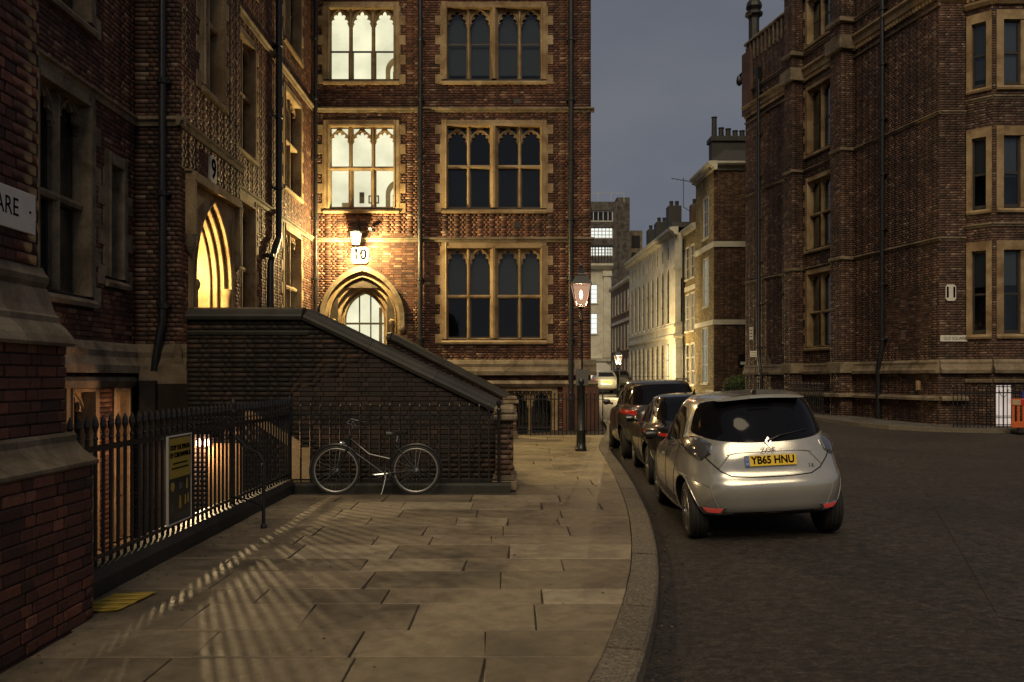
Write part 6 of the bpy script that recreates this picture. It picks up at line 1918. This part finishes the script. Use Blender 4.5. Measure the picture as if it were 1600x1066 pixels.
bd = MB(); bd.prism([[(0, 0.05), (0.032, 0), (0, -0.05), (-0.032, 0)], [(0, 0.026), (-0.015, 0), (0, -0.026), (0.015, 0)]], -0.014, 0.0); bd.build('diamond_badge', 'chrome', C1, C1M @ T(0, h3.y - 0.02, 1.045) @ RX(R(-25)))
h4 = B1.ray_cast(Vector((0.42, -2, 0.79)), Vector((0, 1, 0)))[0]
text('lettering', 'Z.E.', 0.042, 'plastic', C1, C1M @ T(0.41, h4.y - 0.006, 0.79) @ RX(R(-10)), 1.0, 0.002)
# wiper
wp_ = MB(); q = [B1.ray_cast(Vector((x, -2, z)), Vector((0, 1, 0)))[0] - Vector((0, 0.03, 0)) for x, z in ((0.0, 1.055), (0.12, 1.10), (0.42, 1.145))]; wp_.ring_tube(q, [0.014, 0.01, 0.006], 6); wp_.build('wiper', 'plastic', C1, C1M)
an_ = MB(); an_.ring_tube([(0.02, 0.75, 1.54), (0.02, 0.70, 1.58)], [0.03, 0.016], 8); an_.ring_tube([(0.02, 0.70, 1.575), (0.02, 0.58, 1.83)], 0.0035, 5); an_.build('antenna', 'plastic', C1, C1M)
for s in (-1, 1):
    for pts in ([(2.62, 0.985), (2.05, 1.33), (1.78, 1.40), (1.74, 0.99)], [(1.66, 0.99), (1.70, 1.405), (1.25, 1.40), (0.98, 1.25), (0.92, 1.06)]):
        p2 = pts if s < 0 else pts[::-1]
        drape(B1, p2, 'x', 0.005, 'car_glass', 'side_window', C1, C1M, 0.06, side=s)
    drape_line(B1, [(0.90, 1.03), (1.5, 0.965), (2.2, 0.945), (2.7, 0.955)], 'x', 0.007, 'chrome', 'waist_trim', C1, C1M, side=s)
    drape_line(B1, [(1.72, 0.97), (1.70, 0.7), (1.74, 0.30)], 'x', 0.004, 'dark_void', 'door_seam', C1, C1M, side=s)
    drape_line(B1, [(0.93, 1.02), (1.0, 0.78), (1.12, 0.5), (1.22, 0.30)], 'x', 0.004, 'dark_void', 'door_seam', C1, C1M, side=s)
    drape_line(B1, [(1.15, 0.28), (1.6, 0.27), (2.4, 0.27), (2.85, 0.28)], 'x', 0.014, 'paint_silver', 'sill_trim', C1, C1M, side=s)
    drape(B1, [(1.98, 0.80), (2.15, 0.79), (2.15, 0.825), (1.98, 0.835)], 'x', 0.02, 'paint_silver', 'door_handle', C1, C1M, 0.05, side=s)
    mirror(C1, C1M, 0.84, 2.42, 1.02, 'plastic', s)

# --- black hatchback
K2 = [(0.74, 0.25, 4.1, 0.25, 0.18, 0.2, 4, 4), (0.83, 0.06, 4.28, 0.36, 0.26, 0.28, 4.6, 3.2), (0.885, 0.0, 4.35, 0.55, 0.52, 0.5, 4.6, 3.0), (0.885, 0.03, 4.3, 0.74, 0.7, 0.68, 4.6, 3.0),
      (0.86, 0.09, 4.15, 0.92, 0.86, 0.82, 4.6, 2.8), (0.80, 0.22, 3.0, 1.03, 0.95, 0.98, 3.3, 2.8), (0.72, 0.42, 2.7, 1.17, 1.14, 1.14, 3.3, 2.8), (0.63, 0.62, 2.3, 1.32, 1.32, 1.32, 3.3, 2.8),
      (0.57, 0.72, 2.05, 1.385, 1.40, 1.39, 3.0, 2.6), (0.44, 0.85, 1.9, 1.425, 1.44, 1.43, 2.8, 2.5), (0.22, 1.0, 1.7, 1.44, 1.455, 1.45, 2.5, 2.4)]
C2X, C2Y = 3.02, 13.42
C2M = T(C2X, C2Y, road_z(C2X, C2Y + 0.8) - 0.01) @ RZ(R(-3.2)) @ RY(R(-2.2))
C2, B2 = make_car('parked_car', 'glossy black hatchback parked in the middle of the row with red angular tail light', K2, 'paint_black', C2M, [(0.83, 0.72), (0.83, 3.40)], 0.318, 0.205, 0.36, 'cars parked along the kerb', 'steel')
drape(B2, smooth_poly([(-0.58, 1.36), (0, 1.40), (0.58, 1.36), (0.68, 1.10), (0.45, 1.04), (-0.45, 1.04), (-0.68, 1.10)], 4), 'y', 0.006, 'car_glass', 'rear_window', C2, C2M, 0.06)
for s in (-1, 1):
    tl = [(s * 0.86, 0.90), (s * 0.84, 0.79), (s * 0.55, 0.80), (s * 0.55, 0.85), (s * 0.76, 0.855)]
    drape(B2, tl if s < 0 else tl[::-1], 'y', 0.014, 'lamp_red', 'tail_light', C2, C2M, 0.03, bulge=0.01)
    for pts in ([(2.5, 0.99), (1.9, 1.31), (1.62, 1.34), (1.58, 0.98)], [(1.50, 0.98), (1.55, 1.34), (1.15, 1.30), (0.86, 1.02)]):
        drape(B2, pts if s < 0 else pts[::-1], 'x', 0.005, 'car_glass', 'side_window', C2, C2M, 0.06, side=s)
    drape_line(B2, [(0.80, 0.985), (1.4, 0.965), (2.6, 0.955)], 'x', 0.010, 'chrome', 'waist_trim', C2, C2M, side=s)
    drape_line(B2, [(0.80, 0.985), (1.0, 1.22), (1.25, 1.355), (1.7, 1.385), (2.1, 1.33), (2.62, 0.99)], 'x', 0.010, 'chrome', 'window_trim', C2, C2M, side=s)
    drape_line(B2, [(1.56, 0.97), (1.55, 0.7), (1.6, 0.28)], 'x', 0.004, 'dark_void', 'door_seam', C2, C2M, side=s)
    mirror(C2, C2M, 0.86, 2.35, 1.0, 'paint_black', s)
MB().box(-0.26, 0.26, -0.01, 0.01, 0.66, 0.77, 0.003).build('number_plate', 'yellow_plate', C2, C2M)
MB().ring_tube([(0.0, 0.9, 1.44), (0, 0.8, 1.52)], [0.03, 0.006], 7).build('antenna', 'paint_black', C2, C2M)

# --- dark estate car with roof rails
K3 = [(0.76, 0.25, 4.3, 0.30, 0.24, 0.26, 4, 4), (0.86, 0.06, 4.50, 0.42, 0.33, 0.35, 4.6, 3.2), (0.92, 0.0, 4.58, 0.66, 0.62, 0.6, 4.6, 3.0), (0.92, 0.04, 4.5, 0.88, 0.84, 0.8, 4.6, 3.0),
      (0.895, 0.10, 4.35, 1.04, 1.0, 0.95, 4.6, 2.8), (0.84, 0.20, 3.3, 1.16, 1.10, 1.12, 3.3, 2.8), (0.77, 0.34, 3.0, 1.33, 1.30, 1.30, 3.3, 2.8), (0.68, 0.50, 2.6, 1.53, 1.52, 1.50, 3.3, 2.8),
      (0.62, 0.60, 2.4, 1.60, 1.605, 1.59, 3.0, 2.6), (0.48, 0.75, 2.2, 1.64, 1.65, 1.63, 2.8, 2.5), (0.24, 1.0, 1.9, 1.655, 1.665, 1.66, 2.5, 2.4)]
C3X, C3Y = 3.22, 17.75
C3M = T(C3X, C3Y, road_z(C3X, C3Y + 0.8) - 0.01) @ RZ(R(-1.5)) @ RY(R(-2.0))
C3, B3 = make_car('parked_car', 'dark grey estate car with roof rails parked furthest along the kerb', K3, 'paint_brown', C3M, [(0.865, 0.85), (0.865, 3.62)], 0.345, 0.215, 0.39, 'cars parked along the kerb', 'dark_void')
drape(B3, smooth_poly([(-0.60, 1.52), (0, 1.57), (0.60, 1.52), (0.74, 1.22), (0.5, 1.16), (-0.5, 1.16), (-0.74, 1.22)], 4), 'y', 0.006, 'car_glass', 'rear_window', C3, C3M, 0.06)
for s in (-1, 1):
    tl = [(s * 0.88, 1.08), (s * 0.90, 0.97), (s * 0.62, 0.94), (s * 0.60, 1.02)]
    drape(B3, tl if s < 0 else tl[::-1], 'y', 0.016, 'lamp_red', 'tail_light', C3, C3M, 0.03, bulge=0.012)
    for pts in ([(2.9, 1.15), (2.2, 1.50), (1.85, 1.53), (1.82, 1.14)], [(1.74, 1.14), (1.78, 1.53), (1.2, 1.52), (1.14, 1.15)], [(1.06, 1.16), (1.1, 1.50), (0.78, 1.42), (0.66, 1.20)]):
        drape(B3, pts if s < 0 else pts[::-1], 'x', 0.005, 'car_glass', 'side_window', C3, C3M, 0.06, side=s)
    drape_line(B3, [(0.6, 1.16), (1.4, 1.12), (2.9, 1.11)], 'x', 0.009, 'chrome', 'waist_trim', C3, C3M, side=s)
    drape_line(B3, [(1.78, 1.12), (1.76, 0.8), (1.8, 0.36)], 'x', 0.004, 'dark_void', 'door_seam', C3, C3M, side=s)
    rl_ = MB(); rl_.ring_tube([(s * 0.60, 0.75, 1.60), (s * 0.60, 0.85, 1.66), (s * 0.59, 2.2, 1.67), (s * 0.58, 2.35, 1.61)], 0.016, 7); rl_.build('roof_rail', 'chrome', C3, C3M, True)
    mirror(C3, C3M, 0.90, 2.75, 1.17, 'plastic', s)

# --- pale car far down the side street
C4M = T(5.95, 54.0, road_z(5.95, 54.8)) @ RZ(R(1))
C4, B4 = make_car('parked_car', 'small pale car with yellow plate far down the side street', K2, 'paint_white', C4M, [(0.83, 0.72), (0.83, 3.40)], 0.318, 0.205, 0.36, None, 'steel')
drape(B4, [(-0.58, 1.36), (0.58, 1.36), (0.66, 1.08), (-0.66, 1.08)], 'y', 0.006, 'car_glass', 'rear_window', C4, C4M, 0.1)
for s in (-1, 1):
    tl = [(s * 0.87, 1.0), (s * 0.87, 0.78), (s * 0.66, 0.8), (s * 0.68, 0.98)]
    drape(B4, tl if s < 0 else tl[::-1], 'y', 0.014, 'lens_glow', 'tail_light', C4, C4M, 0.05)
MB().box(-0.26, 0.26, -0.02, 0.01, 0.68, 0.79).build('number_plate', plain('far_plate', (0.75, 0.5, 0.02), 0.4), C4, C4M)
C5M = T(7.6, 60.0, road_z(7.6, 60.8)) @ RZ(R(1))
C5, B5 = make_car('parked_car', 'distant dark car half hidden behind the estate car down the side street', K2, 'paint_brown', C5M, [(0.83, 0.72), (0.83, 3.40)], 0.318, 0.205, 0.36, None, 'steel')
drape(B5, [(-0.58, 1.36), (0.58, 1.36), (0.66, 1.08), (-0.66, 1.08)], 'y', 0.006, 'car_glass', 'rear_window', C5, C5M, 0.1)

# ------------------------------------------------------------------ bicycle
BK = thing('bicycle', 'dark step-through bicycle with pale rims leaning against the railing', 'bicycle', (-1.92, 12.14, 0))
LEAN = R(-5)
BM = T(-1.92, 12.16, 0) @ RX(LEAN)
WR = 0.345; fx, rx = -0.565, 0.565; az = WR
def bwheel(x):
    o_ = MB()
    o_.ring_tube([(x + (WR - 0.018) * math.cos(a), 0, az + (WR - 0.018) * math.sin(a)) for a in np.linspace(0, 2 * math.pi, 48, endpoint=False)], 0.018, 8, closed=True)
    w_ = o_.build('wheel', 'rubber', BK, BM, True)
    r_ = MB(); r_.ring_tube([(x + (WR - 0.042) * math.cos(a), 0, az + (WR - 0.042) * math.sin(a)) for a in np.linspace(0, 2 * math.pi, 48, endpoint=False)], 0.0125, 6, closed=True)
    r_.build('rim', plain('alloy_rim', (0.30, 0.30, 0.29), 0.35, 0.5), w_, BM, True)
    s_ = MB()
    for k in range(28):
        a = 2 * math.pi * k / 28; b = a + (0.5 if k % 2 else -0.5)
        s_.ring_tube([(x + 0.02 * math.cos(b), (0.03 if k % 4 < 2 else -0.03), az + 0.02 * math.sin(b)), (x + (WR - 0.05) * math.cos(a), 0, az + (WR - 0.05) * math.sin(a))], 0.0012, 3, caps=False)
    s_.build('spokes', 'steel', w_, BM)
    h_ = MB(); h_.lathe([(0.012, -0.055), (0.03, -0.035), (0.016, -0.025), (0.016, 0.025), (0.03, 0.035), (0.012, 0.055)], 10); h_.xf(T(x, 0, az) @ RX(R(90))); h_.build('hub', 'chrome', w_, BM, True)
    mg = MB()
    a0, a1 = (R(20), R(215)) if x > 0 else (R(30), R(200))
    if x > 0: a0, a1 = R(-15), R(150)
    pts = [(x + (WR + 0.016) * math.cos(a), 0, az + (WR + 0.016) * math.sin(a)) for a in np.linspace(a0, a1, 22)]
    mg.ring_tube(pts, 0.02, 6); mg.build('mudguard', 'plastic', BK, BM, True)
    return w_
bwheel(fx); bwheel(rx)
bb = (0.12, 0, 0.29); st_top = (0.285, 0, 0.74); hd_t = (-0.365, 0, 0.83); hd_b = (-0.40, 0, 0.66)
fr_ = MB()
fr_.ring_tube([hd_b, bb], 0.017, 8); fr_.ring_tube([(-0.372, 0, 0.79), (-0.1, 0, 0.57), (0.205, 0, 0.50)], 0.014, 8)
fr_.ring_tube([bb, st_top], 0.015, 8); fr_.ring_tube([hd_b, hd_t], 0.02, 8)
for s in (-1, 1):
    fr_.ring_tube([(0.14, s * 0.02, 0.29), (rx, s * 0.06, az)], 0.010, 6); fr_.ring_tube([(0.275, s * 0.012, 0.70), (rx, s * 0.06, az)], 0.009, 6)
    fr_.ring_tube([(-0.40, s * 0.035, 0.66), (-0.44, s * 0.05, 0.58), (-0.53, s * 0.052, 0.40), (fx, s * 0.05, az)], [0.013, 0.012, 0.01, 0.009], 7)
fr_.build('frame', plain('dark_green_bike_paint', (0.012, 0.016, 0.016), 0.25, coat=0.5), BK, BM, True)
hb = MB(); hb.ring_tube([hd_t, (-0.35, 0, 0.92), (-0.35, 0, 0.98)], 0.012, 7); hb.ring_tube([(-0.35, 0, 0.98), (-0.42, 0, 1.0)], 0.013, 7)
hb.ring_tube([(-0.22, -0.27, 1.03), (-0.32, -0.25, 1.05), (-0.42, -0.1, 1.01), (-0.42, 0.1, 1.01), (-0.32, 0.25, 1.05), (-0.22, 0.27, 1.03)], 0.011, 7)
hbo = hb.build('handlebar', 'chrome', BK, BM, True)
for s in (-1, 1):
    MB().ring_tube([(-0.20, s * 0.275, 1.025), (-0.31, s * 0.253, 1.05)], 0.016, 8).build('grip', 'plastic', hbo, BM, True)
    MB().ring_tube([(-0.36, s * 0.2, 1.02), (-0.33, s * 0.24, 0.98), (-0.25, s * 0.26, 0.965)], 0.006, 5).build('brake_lever', 'chrome', hbo, BM, True)
cb = MB(); cb.ring_tube([(-0.40, -0.12, 1.0), (-0.50, -0.08, 0.98), (-0.46, -0.02, 0.86), (-0.42, 0, 0.70)], 0.004, 4); cb.ring_tube([(-0.40, 0.12, 1.0), (-0.52, 0.06, 0.96), (-0.45, 0.02, 0.8), (-0.3, 0.01, 0.68)], 0.004, 4); cb.build('cable', 'plastic', BK, BM)
lp_ = MB(); lp_.lathe([(0.015, -0.03), (0.035, 0), (0.038, 0.03)], 10); lp_.xf(T(-0.47, 0, 0.72) @ RY(R(-90))); lp_.build('front_light', 'chrome', BK, BM, True)
MB().ring_tube([st_top, (0.305, 0, 0.83)], 0.012, 7).build('seat_post', 'chrome', BK, BM, True)
sd = MB()
prof = [(0.16, 0.02), (0.10, 0.03), (0.0, 0.045), (-0.08, 0.085), (-0.12, 0.10), (-0.14, 0.07)]
for i, (dx, hw_) in enumerate(prof):
    for (yy, zz) in ((-hw_, -0.03), (-hw_, 0.0), (-hw_ * 0.5, 0.022), (hw_ * 0.5, 0.022), (hw_, 0.0), (hw_, -0.03)): sd.v.append((0.30 - dx, yy, 0.865 + zz + 0.01 * (i > 2)))
for i in range(5):
    for j in range(6): sd.f.append((i * 6 + j, i * 6 + (j + 1) % 6, (i + 1) * 6 + (j + 1) % 6, (i + 1) * 6 + j))
sd.f += [tuple(range(6)), tuple(range(30, 36))]
sd.build('saddle', 'plastic', BK, BM, True)
cr = MB(); cr.ring_tube([(0.12 + 0.095 * math.cos(a), -0.05, 0.29 + 0.095 * math.sin(a)) for a in np.linspace(0, 6.283, 24, endpoint=False)], 0.006, 5, closed=True)
for k in range(5): cr.ring_tube([(0.12, -0.05, 0.29), (0.12 + 0.09 * math.cos(k * 1.2566), -0.05, 0.29 + 0.09 * math.sin(k * 1.2566))], 0.006, 4)
cr.ring_tube([(0.12, -0.065, 0.29), (-0.04, -0.07, 0.275)], 0.011, 6); cr.ring_tube([(0.12, 0.065, 0.29), (0.28, 0.07, 0.305)], 0.011, 6)
co_ = cr.build('crankset', 'chrome', BK, BM, True)
MB().box(-0.09, 0.0, -0.16, -0.075, 0.262, 0.285, 0.005).build('pedal', 'plastic', co_, BM); MB().box(0.24, 0.33, 0.075, 0.16, 0.29, 0.313, 0.005).build('pedal', 'plastic', co_, BM)
chn = MB(); chn.ring_tube([(0.12, -0.05, 0.385), (rx, -0.05, az + 0.035)], 0.005, 4); chn.ring_tube([(0.12, -0.05, 0.195), (rx - 0.02, -0.05, az - 0.08), (rx, -0.05, az - 0.035)], 0.005, 4); chn.build('chain', 'dark_void', BK, BM)
MB().ring_tube([(0.15, -0.03, 0.28), (0.13, -0.12, 0.12), (0.105, -0.16, 0.005)], 0.008, 6).build('kickstand', 'steel', BK, BM, True)
MB().ring_tube([(0.30, 0.0, 0.60), (0.42, 0.0, 0.70), (0.60, 0, 0.72)], 0.007, 5).build('rear_light_stay', 'chrome', BK, BM, True)

# crumbs on the paving: fallen leaves and grit along the kerb
rn = random.Random(9)
lv = MB()
for k in range(420):
    if k < 260:
        y = rn.uniform(4.4, 14); x = kerb_x(y) + 0.03 + abs(rn.gauss(0, 0.10)); z = road_z(x, y) + 0.004
    else:
        y = rn.uniform(4.4, 12.3); x = rn.uniform(-2.8, kerb_x(y) - 0.3); z = 0.006
        if rn.random() < 0.6: x = -3.05 + abs(rn.gauss(0, 0.12)) if y > 6.2 else -2.84 + abs(rn.gauss(0, 0.1))
    s = rn.uniform(0.006, 0.02); a = rn.uniform(0, 6.28); c, d = math.cos(a) * s, math.sin(a) * s
    lv.add([(x - c, y - d, z), (x + d * 0.5, y - c * 0.5, z + s * 0.5), (x + c, y + d, z + s * 0.25), (x - d * 0.5, y + c * 0.5, z)], [(0, 1, 2, 3)])
me = lv.mesh('leaf_litter', stone_mat('dry_leaf', (0.06, 0.045, 0.02), (0.16, 0.12, 0.06)), fix=False)
tag(inst('leaf_litter', me, None, I4), 'dry leaf crumbs and grit scattered along kerb and paving', 'litter', None, 'stuff')
